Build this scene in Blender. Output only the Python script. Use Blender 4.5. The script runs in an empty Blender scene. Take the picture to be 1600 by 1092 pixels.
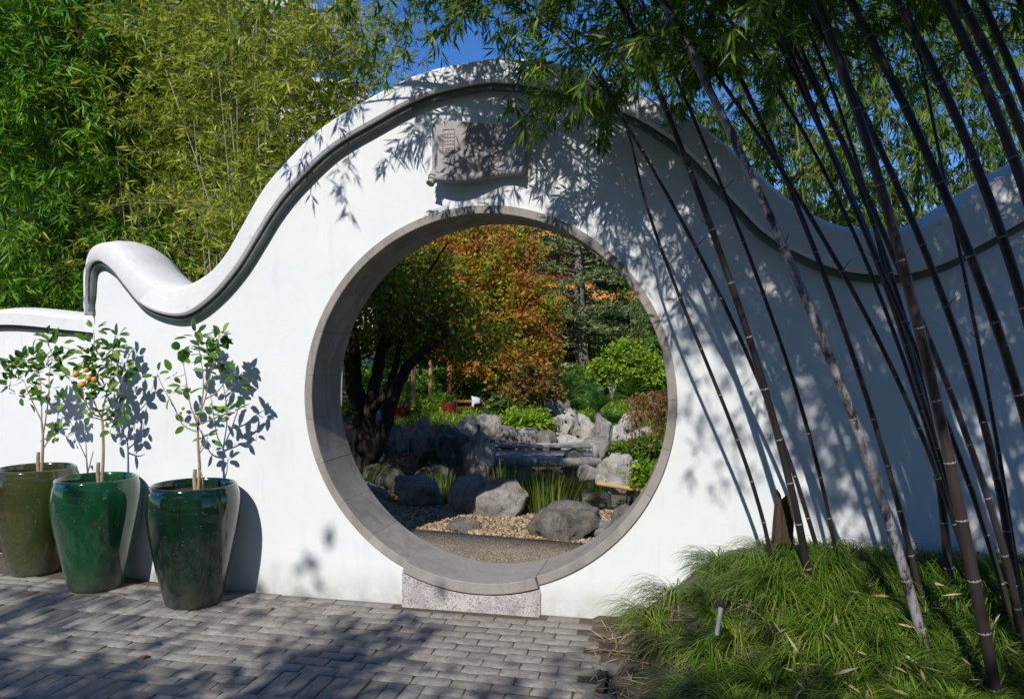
import bpy, bmesh, math, random
import numpy as np
from mathutils import Vector, Matrix, noise

# ------------------------------------------------------------------ scene, camera, light
S = bpy.context.scene
COL = S.collection
R = math.radians
rng = np.random.default_rng(7)
random.seed(7)
FPX, YAW, CAM = 1244.0, R(12.86), np.array((1.198, -4.45, 1.5))
cd = bpy.data.cameras.new('camera'); cam = bpy.data.objects.new('camera', cd); COL.objects.link(cam)
cd.lens = 28; cd.sensor_width = 36; cd.clip_start = 0.05; cd.clip_end = 500
cam.location = CAM; cam.rotation_euler = (R(90), 0, YAW)
S.camera = cam
SUN_DIR = Vector((-0.12, -1.0, 0.84)).normalized()          # towards the sun
w = bpy.data.worlds.new("World"); S.world = w; w.use_nodes = True
nt = w.node_tree
sky = nt.nodes.new('ShaderNodeTexSky'); sky.sky_type = 'NISHITA'; sky.sun_disc = False
sky.sun_elevation = math.asin(SUN_DIR.z); sky.sun_rotation = math.atan2(SUN_DIR.x, SUN_DIR.y)
sky.air_density = 1.0; sky.dust_density = 0.2; sky.ozone_density = 6.0
sky.altitude = 600
hs = nt.nodes.new('ShaderNodeHueSaturation'); hs.inputs['Saturation'].default_value = 1.2; hs.inputs['Hue'].default_value = 0.51
nt.links.new(sky.outputs[0], hs.inputs['Color']); nt.links.new(hs.outputs[0], nt.nodes['Background'].inputs[0])
nt.nodes['Background'].inputs[1].default_value = 0.125
sl = bpy.data.lights.new('sun', 'SUN'); sun = bpy.data.objects.new('sun', sl); COL.objects.link(sun)
sl.energy = 4.2; sl.angle = R(0.5); sl.color = (1.0, 0.965, 0.905)
sun.rotation_euler = (-SUN_DIR).to_track_quat('-Z', 'Y').to_euler()
S.view_settings.view_transform = 'Standard'; S.view_settings.look = 'None'
S.view_settings.exposure = 0.12; S.view_settings.gamma = 1.0; S.view_settings.use_curve_mapping = False
S.cycles.max_bounces = 7; S.cycles.transparent_max_bounces = 4

# ------------------------------------------------------------------ pixel -> place
FW = np.array((-math.sin(YAW), math.cos(YAW), 0)); RT = np.array((math.cos(YAW), math.sin(YAW), 0)); UP = np.array((0, 0, 1.0))
def ray(px, py): return FW + RT * ((px - 800) / FPX) - UP * ((py - 546) / FPX)
def W(px, py, Z): return CAM + ray(px, py) * Z                 # point at camera depth Z
def atY(px, py, Y): r = ray(px, py); return CAM + r * ((Y - CAM[1]) / r[1])
def atz(px, py, z): r = ray(px, py); return CAM + r * ((z - CAM[2]) / r[2])
def yc(X): return 0.11 * max(0.0, -X - 1.4) ** 2               # the wall bends back at its left end
def onwall(px, py, off=0.0):
    p = atY(px, py, off)
    for _ in range(6): p = atY(px, py, yc(p[0]) + off)
    return p

# ------------------------------------------------------------------ helpers: objects
def tag(o, label=None, cat=None, group=None, kind=None):
    if label: o['label'] = label
    if cat: o['category'] = cat
    if group: o['group'] = group
    if kind: o['kind'] = kind
    return o
def empty(name, loc=(0, 0, 0), rz=0.0):
    o = bpy.data.objects.new(name, None); COL.objects.link(o); o.location = Vector(loc); o.rotation_euler = (0, 0, rz)
    o.empty_display_size = 0.1
    return o
def link_mesh(name, me, parent=None, loc=None):
    o = bpy.data.objects.new(name, me); COL.objects.link(o)
    if parent is not None: o.parent = parent
    if loc is not None: o.location = Vector(loc)
    return o
def copy_tree(o, parent=None):
    c = o.copy(); COL.objects.link(c)
    if parent is not None: c.parent = parent
    for ch in [x for x in bpy.data.objects if x.parent == o]: copy_tree(ch, c)
    return c
class MB:
    """collects polygons; build() makes ONE mesh object"""
    def __init__(s): s.v = []; s.f = []; s.n = 0
    def add(s, v, f):
        v = np.asarray(v, float).reshape(-1, 3); f = np.asarray(f, int)
        s.v.append(v); s.f.append(f + s.n); s.n += len(v)
    def box(s, c, size, rz=0.0):
        c = np.asarray(c, float); h = np.asarray(size, float) / 2
        v = np.array([(x, y, z) for z in (-1, 1) for y in (-1, 1) for x in (-1, 1)], float) * h
        a = math.cos(rz), math.sin(rz)
        v = np.stack((v[:, 0] * a[0] - v[:, 1] * a[1], v[:, 0] * a[1] + v[:, 1] * a[0], v[:, 2]), 1) + c
        s.add(v, [(0, 2, 3, 1), (4, 5, 7, 6), (0, 1, 5, 4), (2, 6, 7, 3), (0, 4, 6, 2), (1, 3, 7, 5)])
    def tube(s, pts, rad, sides=6, cap=True):
        pts = np.asarray(pts, float); n = len(pts); rad = np.broadcast_to(np.asarray(rad, float), (n,))
        t = np.gradient(pts, axis=0); t /= np.linalg.norm(t, axis=1)[:, None] + 1e-9
        ref = np.array((0, 1.0, 0)) if abs(t[0, 1]) < .8 else np.array((1.0, 0, 0))
        a = np.cross(t, ref); a /= np.linalg.norm(a, axis=1)[:, None] + 1e-9
        b = np.cross(t, a)
        th = np.linspace(0, 2 * np.pi, sides, endpoint=False)
        v = pts[:, None] + rad[:, None, None] * (a[:, None] * np.cos(th)[None, :, None] + b[:, None] * np.sin(th)[None, :, None])
        i = np.arange(n - 1)[:, None] * sides; j = np.arange(sides)[None]; k = (j + 1) % sides
        f = np.stack((i + j, i + sides + j, i + sides + k, i + k), -1).reshape(-1, 4)
        s.add(v.reshape(-1, 3), f)
        if cap:
            base = s.n - n * sides
            s.f.append(np.array([[base + q for q in range(sides)]])); s.f.append(np.array([[base + (n - 1) * sides + q for q in range(sides - 1, -1, -1)]]))
    def lathe(s, prof, c=(0, 0, 0), sides=40):
        prof = np.asarray(prof, float); th = np.linspace(0, 2 * np.pi, sides, endpoint=False); n = len(prof)
        v = np.stack((prof[:, None, 0] * np.cos(th), prof[:, None, 0] * np.sin(th), np.repeat(prof[:, 1:2], sides, 1)), -1) + np.asarray(c, float)
        i = np.arange(n - 1)[:, None] * sides; j = np.arange(sides)[None]; k = (j + 1) % sides
        s.add(v.reshape(-1, 3), np.stack((i + j, i + k, i + sides + k, i + sides + j), -1).reshape(-1, 4))
    def mesh(s, name, mat, smooth=None):
        me = bpy.data.meshes.new(name)
        v = np.concatenate(s.v) if s.v else np.zeros((0, 3))
        fl = [f for f in s.f if len(f)]
        if fl:
            tot = np.concatenate([np.full(len(f), f.shape[1], np.int32) for f in fl])
            idx = np.concatenate([f.ravel() for f in fl]).astype(np.int32)
            me.vertices.add(len(v)); me.vertices.foreach_set('co', v.astype(np.float32).ravel())
            me.loops.add(len(idx)); me.loops.foreach_set('vertex_index', idx)
            me.polygons.add(len(tot)); me.polygons.foreach_set('loop_start', np.concatenate(([0], np.cumsum(tot)[:-1])).astype(np.int32))
            me.update(calc_edges=True); me.validate()
            if smooth is not None:
                me.polygons.foreach_set('use_smooth', np.ones(len(me.polygons), bool))
                if smooth < 180: me.set_sharp_from_angle(angle=R(smooth))
        if mat: me.materials.append(mat)
        return me
    def build(s, name, mat, parent=None, smooth=None, loc=None): return link_mesh(name, s.mesh(name, mat, smooth), parent, loc)
def unit(a): return a / (np.linalg.norm(a, axis=-1, keepdims=True) + 1e-9)
def leaves(mb, base, d, L, Wd, hint=None, fold=.15, wide=.42):
    base = np.asarray(base, float); n = len(base)
    if n == 0: return
    d = unit(d); L = np.broadcast_to(L, (n,)); Wd = np.broadcast_to(Wd, (n,))
    h = rng.normal(size=(n, 3)) if hint is None else hint
    s_ = unit(np.cross(d, h)); nn = np.cross(s_, d)
    m = base + d * (L * wide)[:, None] + nn * (Wd * fold)[:, None]
    v = np.stack((base, m + s_ * (Wd / 2)[:, None], base + d * L[:, None], m - s_ * (Wd / 2)[:, None]), 1)
    i = np.arange(n)[:, None] * 4
    mb.add(v.reshape(-1, 3), np.concatenate((i + np.array((0, 1, 2)), i + np.array((0, 2, 3))), 1).reshape(-1, 3))
def crm(P, n):
    """Catmull-Rom through points P, n samples"""
    P = np.asarray(P, float); Q = np.vstack((2 * P[0] - P[1], P, 2 * P[-1] - P[-2])); out = []
    for t in np.linspace(0, len(P) - 1 - 1e-6, n):
        i = int(t); u = t - i; a, b, c, d = Q[i:i + 4]
        out.append(.5 * (2 * b + (c - a) * u + (2 * a - 5 * b + 4 * c - d) * u * u + (3 * b - a - 3 * c + d) * u ** 3))
    return np.array(out)

# ------------------------------------------------------------------ helpers: materials
class NT:
    def __init__(s, name):
        s.m = bpy.data.materials.new(name); s.m.use_nodes = True; s.t = s.m.node_tree; s.b = s.t.nodes['Principled BSDF']; s.out = s.t.nodes['Material Output']
    def n(s, typ, **kw):
        q = s.t.nodes.new('ShaderNode' + typ)
        for k, v in kw.items():
            if k.startswith('i_'):
                key = k[2:]; key = int(key) if key.isdigit() else key
                q.inputs[key].default_value = v
            else: setattr(q, k, v)
        return q
    def l(s, a, b): s.t.links.new(a, b)
    def coord(s, scale=(1, 1, 1), kind='Object'):
        c = s.n('TexCoord'); m = s.n('Mapping'); m.inputs['Scale'].default_value = scale; s.l(c.outputs[kind], m.inputs[0]); return m.outputs[0]
    def pos(s, scale=(1, 1, 1)):
        c = s.n('NewGeometry'); m = s.n('Mapping'); m.inputs['Scale'].default_value = scale; s.l(c.outputs['Position'], m.inputs[0]); return m.outputs[0]
    def noise(s, vec, scale, detail=4, rough=.6, dist=0.0):
        q = s.n('TexNoise'); q.inputs['Scale'].default_value = scale; q.inputs['Detail'].default_value = detail; q.inputs['Roughness'].default_value = rough; q.inputs['Distortion'].default_value = dist
        s.l(vec, q.inputs['Vector']); return q.outputs['Fac']
    def ramp(s, fac, stops, interp='LINEAR'):
        q = s.n('ValToRGB'); q.color_ramp.interpolation = interp; e = q.color_ramp.elements
        while len(e) < len(stops): e.new(.5)
        for k, (p, c) in enumerate(stops):
            e[k].position = p; e[k].color = (*c, 1) if hasattr(c, '__len__') else (c, c, c, 1)
        s.l(fac, q.inputs[0]); return q.outputs[0]
    def mix(s, fac, a, b, mode='MIX'):
        q = s.n('Mix', data_type='RGBA', blend_type=mode)
        if hasattr(fac, 'links') or hasattr(fac, 'is_linked'): s.l(fac, q.inputs[0])
        else: q.inputs[0].default_value = fac
        for x, k in ((a, 6), (b, 7)):
            if hasattr(x, 'is_linked'): s.l(x, q.inputs[k])
            else: q.inputs[k].default_value = (*x, 1)
        return q.outputs[2]
    def bump(s, h, strength=.3, dist=.02):
        q = s.n('Bump'); q.inputs['Strength'].default_value = strength; q.inputs['Distance'].default_value = dist; s.l(h, q.inputs['Height']); s.l(q.outputs[0], s.b.inputs['Normal'])
    def done(s, col=None, rough=.7, spec=.3):
        if col is not None:
            if hasattr(col, 'is_linked'): s.l(col, s.b.inputs['Base Color'])
            else: s.b.inputs['Base Color'].default_value = (*col, 1)
        if hasattr(rough, 'is_linked'): s.l(rough, s.b.inputs['Roughness'])
        else: s.b.inputs['Roughness'].default_value = rough
        s.b.inputs['Specular IOR Level'].default_value = spec
        return s.m
def leaf_mat(name, stops, trans=.35, rough=.45, patch=None, patch_scale=1.0, per_object=False, spec=.35):
    t = NT(name)
    if per_object: fac = t.n('ObjectInfo').outputs['Random']
    else: fac = t.n('NewGeometry').outputs['Random Per Island']
    c = t.ramp(fac, stops)
    if patch:                                                     # whole boughs that turned another colour
        c2 = t.ramp(fac, patch); k = t.ramp(t.noise(t.pos(), patch_scale, 3, .6), [(.465, 0.0), (.575, 1.0)])
        c = t.mix(k, c, c2)
    t.done(c, rough, spec)
    tr = t.n('BsdfTranslucent'); t.l(t.mix(1.0, c, (1.0, 1.15, .55), 'MULTIPLY'), tr.inputs[0])
    mx = t.n('MixShader'); mx.inputs[0].default_value = trans
    t.l(t.b.outputs[0], mx.inputs[1]); t.l(tr.outputs[0], mx.inputs[2]); t.l(mx.outputs[0], t.out.inputs[0])
    return t.m
M = {}
def mk_plaster():
    t = NT('white_plaster'); p = t.pos()
    a = t.noise(p, 1.7, 5, .65); b = t.noise(t.pos((6, 6, .8)), 2.2, 5, .7); c = t.noise(p, 40, 3, .6)
    col = t.ramp(a, [(.3, (.715, .735, .745)), (.7, (.785, .795, .79))])
    col = t.mix(t.ramp(b, [(.56, 0.0), (.80, .42)]), col, (.56, .56, .53))
    g = t.n('NewGeometry'); sx = t.n('SeparateXYZ'); t.l(g.outputs['Position'], sx.inputs[0])
    mr = t.n('MapRange'); t.l(sx.outputs[2], mr.inputs[0]); mr.inputs[1].default_value = .22; mr.inputs[2].default_value = -.02; mr.clamp = True
    mm = t.n('Math', operation='MULTIPLY'); t.l(mr.outputs[0], mm.inputs[0]); t.l(t.ramp(t.noise(p, 5, 5, .7), [(.35, .3), (.65, 1.0)]), mm.inputs[1])
    col = t.mix(mm.outputs[0], col, (.42, .41, .37))                # splashed dirt along the foot of the wall
    t.bump(t.mix(.35, a, c), .25, .012)
    return t.done(col, .75, .25)
def mk_coping():
    t = NT('white_coping_plaster'); p = t.pos()
    col = t.ramp(t.noise(p, 3, 6, .7), [(.3, (.69, .70, .70)), (.7, (.79, .795, .79))])
    col = t.mix(t.ramp(t.noise(t.pos((9, 9, 1.2)), 2, 5, .7), [(.55, 0.0), (.8, .5)]), col, (.50, .50, .46))
    col = t.mix(t.ramp(t.noise(p, 14, 3, .5), [(.70, 0.0), (.74, .6)]), col, (.40, .41, .38))
    t.bump(t.noise(p, 25, 4, .6), .2, .012); return t.done(col, .8, .2)
def mk_stone(name, lo, hi, sc=6, stain=(.10, .095, .085), bump=.35, streak=True):
    t = NT(name); p = t.pos()
    col = t.ramp(t.noise(p, sc, 6, .65), [(.3, lo), (.7, hi)])
    if streak: col = t.mix(t.ramp(t.noise(t.pos((1.5, 1.5, .5)), 4, 6, .7, 1.2), [(.48, 0.0), (.68, .75)]), col, stain)
    oi = t.n('ObjectInfo'); col = t.mix(.35, col, t.ramp(oi.outputs['Random'], [(0, lo), (1, hi)]))
    t.bump(t.noise(p, 60, 5, .65), bump, .008); return t.done(col, .85, .2)
def mk_granite(name):
    t = NT(name); p = t.pos()
    v = t.n('TexVoronoi'); v.inputs['Scale'].default_value = 150; t.l(p, v.inputs['Vector'])
    col = t.ramp(v.outputs['Color'], [(.12, (.16, .15, .145)), (.35, (.36, .33, .315)), (.75, (.47, .43, .41)), (1, (.56, .53, .50))])
    col = t.mix(t.ramp(t.noise(p, 7, 5, .7), [(.42, 0.0), (.75, .75)]), col, (.17, .15, .145))
    t.bump(t.noise(p, 120, 3, .6), .3, .004); return t.done(col, .8, .25)
def mk_rock(name, lo, hi, dark, moss=None, vertical=True):
    t = NT(name); sc = (1.8, 1.8, .9) if vertical else (1, 1, 1)
    a = t.noise(t.pos(sc), 5.0, 8, .72, .6); b = t.noise(t.pos(), 2.2, 6, .65); c = t.noise(t.pos((2.6, 2.6, 1.1)), 8, 8, .8, .5)
    col = t.ramp(a, [(.32, lo), (.62, hi)])
    col = t.mix(t.ramp(c, [(.50, 0.0), (.64, .8)]), col, dark)
    col = t.mix(t.ramp(t.noise(t.pos(), 3.1, 4, .6), [(.58, 0.0), (.72, .45)]), col, (.30, .22, .12))
    if moss: col = t.mix(t.ramp(b, [(.40, 0.0), (.58, .95)]), col, moss)
    t.bump(t.mix(.5, a, c), 1.0, .10); return t.done(col, .9, .15)
def mk_glaze(name, cols):
    t = NT(name); p = t.coord()
    col = t.ramp(t.noise(t.coord((1.3, 1.3, .35)), 4.0, 4, .6, .6), [(.28, cols[0]), (.5, cols[1]), (.75, cols[2])])
    z = t.n('SeparateXYZ'); t.l(p, z.inputs[0])
    mr = t.n('MapRange'); t.l(z.outputs[2], mr.inputs[0]); mr.inputs[1].default_value = .22; mr.inputs[2].default_value = 0.0; mr.clamp = True
    dirt = t.n('Math', operation='MULTIPLY'); t.l(mr.outputs[0], dirt.inputs[0]); t.l(t.ramp(t.noise(p, 12, 5, .7), [(.3, .2), (.7, 1.0)]), dirt.inputs[1])
    col = t.mix(dirt.outputs[0], col, (.075, .075, .06))
    col = t.mix(t.ramp(t.noise(p, 55, 3, .6), [(.66, 0.0), (.70, .5)]), col, (.20, .22, .19))
    t.done(col, t.mix(dirt.outputs[0], t.ramp(t.noise(p, 18, 4, .6), [(.3, .06), (.8, .16)]), (.6, .6, .6)), .5)
    t.b.inputs['Coat Weight'].default_value = .6; t.b.inputs['Coat Roughness'].default_value = .05
    t.bump(t.noise(p, 16, 3, .5), .05, .01)
    return t.m
def mk_simple(name, col, rough=.7, var=.3, sc=8, spec=.3, scale=(1, 1, 1), bump=.2):
    t = NT(name); p = t.pos(scale); n_ = t.noise(p, sc, 5, .65)
    c = np.array(col); t.bump(t.noise(p, sc * 4, 4, .6), bump, .01)
    return t.done(t.ramp(n_, [(.3, tuple(c * (1 - var))), (.7, tuple(np.minimum(1, c * (1 + var))))]), rough, spec)
def mk_paver():
    t = NT('grey_paver'); p = t.pos(); r = t.n('ObjectInfo').outputs['Random']
    base = t.ramp(r, [(0, (.27, .245, .215)), (.35, (.325, .297, .265)), (.65, (.375, .345, .31)), (.85, (.315, .275, .24)), (1, (.43, .40, .36))])
    col = t.mix(t.ramp(t.noise(p, 26, 6, .75), [(.36, .75), (.60, 0.0)]), base, (.15, .135, .12))
    v = t.noise(p, 230, 2, .5); col = t.mix(t.ramp(v, [(.57, 0.0), (.68, .55)]), col, (.34, .33, .315))
    col = t.mix(t.ramp(t.noise(p, 2.1, 4, .6), [(.52, 0.0), (.72, .4)]), col, (.24, .215, .17))
    t.bump(t.mix(.5, t.noise(p, 35, 6, .7), t.noise(p, 150, 3, .6)), .8, .012); return t.done(col, .82, .3)
def mk_soil(name, a, b, sc=9):
    t = NT(name); p = t.pos(); n_ = t.noise(p, sc, 8, .75)
    col = t.ramp(n_, [(.3, a), (.7, b)]); t.bump(t.noise(p, sc * 5, 6, .7), .7, .03); return t.done(col, .95, .1)
def mk_aggregate():
    t = NT('exposed_aggregate'); p = t.pos()
    v = t.n('TexVoronoi'); v.inputs['Scale'].default_value = 95; t.l(p, v.inputs['Vector'])
    q = t.n('SeparateColor'); t.l(v.outputs['Color'], q.inputs[0])
    col = t.ramp(q.outputs[0], [(0, (.20, .14, .08)), (.25, (.42, .29, .16)), (.5, (.54, .42, .27)), (.75, (.46, .42, .36)), (1, (.72, .66, .55))])
    col = t.mix(t.ramp(v.outputs['Distance'], [(.35, 0.0), (.65, .75)]), col, (.10, .085, .065))
    col = t.mix(t.ramp(t.noise(p, 3, 4, .6), [(.5, 0.0), (.8, .4)]), col, (.16, .13, .09))
    t.bump(t.ramp(v.outputs['Distance'], [(0, 1.0), (.6, 0.0)]), .7, .01); return t.done(col, .75, .3)
def mk_water():
    t = NT('pond_water'); t.bump(t.noise(t.pos((1, 2.2, 1)), 3.5, 3, .5), .06, .05)
    return t.done((.018, .020, .011), .03, .6)
def mk_culm(name, base, tint, powder, amt):
    t = NT(name); p = t.pos()
    col = t.mix(t.ramp(t.noise(t.pos((1, 1, .35)), 6, 5, .6), [(.45, 0.0), (.7, .9)]), base, tint)
    col = t.mix(t.ramp(t.noise(t.pos((2, 2, .7)), 9, 7, .8), [(amt, 0.0), (amt + .10, .8)]), col, powder)
    oi = t.n('ObjectInfo').outputs['Random']; col = t.mix(t.ramp(oi, [(.3, 0.0), (1, .55)]), col, (.055, .045, .042))
    t.bump(t.noise(t.pos((4, 4, .3)), 30, 3, .5), .12, .004)
    return t.done(col, t.ramp(t.noise(t.pos((2, 2, .5)), 7, 4, .6), [(.3, .26), (.7, .55)]), .5)
def mk_terrain():
    t = NT('garden_ground'); p = t.pos(); g = t.n('NewGeometry'); sx = t.n('SeparateXYZ'); t.l(g.outputs['Position'], sx.inputs[0])
    soil = t.ramp(t.noise(p, 7, 8, .75), [(.3, (.05, .034, .022)), (.7, (.17, .12, .08))])
    grass = t.ramp(t.noise(p, 9, 8, .8), [(.3, (.035, .09, .015)), (.7, (.10, .20, .03))])
    a = t.n('Math', operation='ADD'); t.l(sx.outputs[1], a.inputs[0]); ns = t.n('Math', operation='MULTIPLY'); t.l(t.noise(p, .8, 4, .6), ns.inputs[0]); ns.inputs[1].default_value = 3.0; t.l(ns.outputs[0], a.inputs[1])
    mr = t.n('MapRange'); t.l(a.outputs[0], mr.inputs[0]); mr.inputs[1].default_value = 10.2; mr.inputs[2].default_value = 11.2; mr.clamp = True
    t.bump(t.noise(p, 40, 6, .7), .8, .05); return t.done(t.mix(mr.outputs[0], soil, grass), .95, .1)
M['plaster'] = mk_plaster(); M['coping'] = mk_coping()
M['mould'] = mk_simple('grey_green_moulding', (.12, .14, .13), .7, .25, 6)
M['ring'] = mk_stone('ring_stone', (.24, .215, .19), (.39, .36, .33), 6, (.13, .115, .10))
M['granite'] = mk_granite('pink_grey_granite')
M['sill'] = mk_stone('worn_sill_stone', (.26, .235, .22), (.37, .34, .32), 60, (.17, .15, .14), .3)
M['plaque'] = mk_stone('plaque_stone', (.33, .30, .295), (.44, .41, .40), 9, (.22, .20, .19), .3)
M['plaque_dark'] = mk_simple('engraved_line', (.19, .17, .16), .9, .1)
M['paver'] = mk_paver(); M['joint'] = mk_soil('paver_joint', (.085, .07, .054), (.19, .16, .115), 14)
M['bed'] = mk_soil('bed_soil', (.06, .045, .032), (.22, .175, .125), 10)
M['terrain'] = mk_terrain(); M['aggregate'] = mk_aggregate()
M['gravelbed'] = mk_soil('gravel_bed', (.15, .10, .06), (.36, .26, .165), 22)
def mk_pebble():
    t = NT('pebble'); r = t.n('NewGeometry').outputs['Random Per Island']
    return t.done(t.ramp(r, [(0, (.16, .10, .055)), (.4, (.32, .22, .13)), (.75, (.42, .32, .21)), (1, (.54, .46, .36))]), .8, .25)
M['pebble'] = mk_pebble(); M['water'] = mk_water()
M['rock_pale'] = mk_rock('pale_limestone', (.48, .44, .385), (.70, .66, .59), (.17, .15, .125))
M['rock_grey'] = mk_rock('grey_limestone', (.29, .27, .245), (.54, .51, .465), (.09, .08, .07))
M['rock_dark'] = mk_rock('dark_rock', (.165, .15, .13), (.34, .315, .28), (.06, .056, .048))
M['rock_moss'] = mk_rock('mossy_rock', (.10, .10, .085), (.24, .23, .20), (.04, .042, .03), (.035, .065, .012))
M['glaze_dark'] = mk_glaze('dark_green_glaze', [(.002, .009, .005), (.004, .020, .009), (.008, .036, .015)])
M['glaze_mid'] = mk_glaze('bright_green_glaze', [(.003, .024, .009), (.007, .058, .021), (.013, .10, .034)])
M['glaze_olive'] = mk_glaze('olive_brown_glaze', [(.020, .020, .005), (.042, .046, .010), (.036, .066, .016)])
M['glaze_red'] = mk_glaze('red_glaze', [(.06, .006, .006), (.16, .012, .010), (.26, .03, .02)])
M['soil'] = mk_soil('potting_soil', (.03, .02, .014), (.11, .08, .055), 40)
M['bark_citrus'] = mk_simple('citrus_bark', (.34, .25, .17), .85, .35, 30)
M['bark_dark'] = mk_simple('dark_bark', (.040, .032, .027), .95, .5, 18, .1, (2, 2, .5), .8)
M['bark_grey'] = mk_simple('grey_bark', (.20, .165, .14), .95, .45, 16, .1, (2, 2, .5), .8)
M['bark_pale'] = mk_simple('pale_bark', (.42, .36, .29), .9, .3, 20)
M['citrus_leaf'] = leaf_mat('citrus_leaf', [(0, (.028, .085, .012)), (.45, (.055, .15, .018)), (.75, (.12, .24, .03)), (1, (.26, .38, .06))], .28, .32, per_object=True, spec=.5)
M['orange'] = mk_simple('kumquat_skin', (.66, .30, .03), .4, .1, 30, .5)
M['green_fruit'] = mk_simple('unripe_fruit', (.30, .30, .03), .4, .2, 30, .5)
M['culm_black'] = mk_culm('black_culm', (.017, .014, .015), (.034, .024, .023), (.24, .22, .23), .64)
M['culm_powder'] = mk_culm('powdered_culm', (.020, .014, .018), (.09, .07, .08), (.46, .43, .46), .44)
M['culm_brown'] = mk_culm('red_brown_culm', (.014, .009, .009), (.055, .024, .020), (.40, .34, .30), .66)
M['node'] = mk_simple('pale_node', (.24, .215, .21), .7, .45, 60)
M['culm_green'] = mk_simple('green_culm', (.17, .22, .06), .5, .35, 5)
M['culm_pale'] = mk_simple('pale_grey_culm', (.40, .37, .29), .6, .3, 7)
M['twig'] = mk_simple('twig', (.13, .10, .06), .8, .3, 20)
M['twig_pale'] = mk_simple('pale_twig', (.42, .37, .30), .8, .3, 20)
M['lf_black'] = leaf_mat('black_bamboo_leaf', [(0, (.045, .11, .012)), (.5, (.10, .21, .018)), (.85, (.21, .33, .035)), (1, (.42, .40, .08))], .48)
M['lf_lush'] = leaf_mat('lush_bamboo_leaf', [(0, (.055, .16, .010)), (.5, (.12, .29, .014)), (.85, (.23, .42, .025)), (1, (.42, .47, .05))], .42)
M['lf_fine'] = leaf_mat('fine_bamboo_leaf', [(0, (.17, .23, .018)), (.5, (.32, .37, .030)), (.85, (.46, .48, .05)), (1, (.56, .49, .11))], .42)
M['lf_weep'] = leaf_mat('weeping_leaf', [(0, (.06, .13, .015)), (.6, (.13, .23, .03)), (1, (.28, .33, .06))], .45)
M['grass'] = leaf_mat('mondo_blade', [(0, (.030, .085, .010)), (.5, (.075, .175, .016)), (.9, (.17, .29, .03)), (1, (.42, .36, .15))], .35, .38, [(0, (.06, .14, .012)), (.5, (.14, .26, .02)), (1, (.36, .38, .08))], 1.6)
M['straw'] = leaf_mat('dry_straw', [(0, (.26, .18, .09)), (1, (.55, .44, .27))], .15, .7)
M['reed'] = leaf_mat('reed_blade', [(0, (.05, .11, .012)), (.6, (.13, .20, .03)), (1, (.34, .33, .08))], .35)
M['autumn'] = leaf_mat('autumn_leaf', [(0, (.10, .19, .015)), (.45, (.28, .36, .03)), (.66, (.62, .46, .04)), (.80, (.64, .25, .035)), (.92, (.60, .10, .05)), (1, (.66, .52, .07))], .5, .5,
                       [(0, (.16, .18, .02)), (.30, (.55, .10, .06)), (.6, (.66, .14, .09)), (.82, (.66, .30, .05)), (1, (.36, .36, .04))], .95)
M['autumn_green'] = leaf_mat('turning_leaf', [(0, (.07, .13, .014)), (.45, (.16, .24, .024)), (.75, (.32, .33, .035)), (.92, (.60, .32, .035)), (1, (.62, .18, .05))], .5, .5)
M['conifer'] = leaf_mat('cedar_needle', [(0, (.10, .14, .05)), (.6, (.19, .24, .09)), (1, (.28, .33, .12))], .2, .6)
M['lime'] = leaf_mat('lime_leaf', [(0, (.12, .24, .014)), (.5, (.23, .39, .025)), (1, (.42, .48, .05))], .4)
M['mid'] = leaf_mat('mid_green_leaf', [(0, (.05, .13, .015)), (.5, (.11, .22, .022)), (1, (.24, .33, .045))], .35)
M['darkleaf'] = leaf_mat('dark_green_leaf', [(0, (.030, .075, .014)), (.5, (.065, .13, .02)), (1, (.15, .21, .035))], .3)
M['weep_red'] = leaf_mat('weeping_red_leaf', [(0, (.10, .13, .03)), (.4, (.24, .20, .06)), (.7, (.36, .15, .07)), (1, (.40, .07, .05))], .35, .55)
M['cycad'] = leaf_mat('cycad_leaflet', [(0, (.035, .11, .018)), (1, (.10, .22, .03))], .2, .3, spec=.6)
M['fallen'] = leaf_mat('fallen_leaf', [(0, (.16, .035, .02)), (.5, (.34, .08, .03)), (1, (.48, .22, .06))], .1, .7)
M['timber'] = mk_simple('red_brown_timber', (.26, .085, .035), .6, .35, 9, .3, (1, 1, .2))
M['timber_pale'] = mk_simple('pale_timber', (.42, .24, .13), .7, .35, 9, .3, (3, 3, .2))  # paler brown timber tone, used on two of the pavilion posts
M['stump'] = mk_simple('old_split_wood', (.085, .056, .036), .95, .6, 14, .1, (3, 3, .4), .9)
M['stoneslab'] = mk_stone('bridge_stone', (.24, .23, .22), (.42, .40, .38), 7, (.12, .12, .11))
M['roof'] = mk_simple('orange_roof_tile', (.62, .25, .035), .4, .25, 9, .5)
M['red_paint'] = mk_simple('red_paint', (.40, .03, .025), .5, .2, 9)
M['lattice'] = mk_simple('brown_red_lattice', (.22, .055, .04), .6, .25, 9)
M['lantern'] = mk_simple('lantern_silk', (.62, .02, .05), .5, .15, 9)
M['pipe'] = mk_simple('grey_pipe', (.30, .31, .33), .5, .2, 12); M['blackplastic'] = mk_simple('black_plastic', (.014, .014, .016), .45, .3, 20, .5)
M['cloth'] = mk_simple('pale_blue_cloth', (.56, .62, .74), .85, .1, 9)
M['white_stone'] = mk_stone('white_stone', (.46, .48, .52), (.64, .66, .70), 6, (.30, .31, .33))
M['concrete'] = mk_simple('pale_concrete', (.62, .59, .55), .9, .08, 3)
M['window'] = NT('office_glass').done((.05, .065, .085), .1, .6)
M['pole'] = mk_simple('bamboo_pole', (.46, .33, .13), .55, .2, 6)

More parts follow.
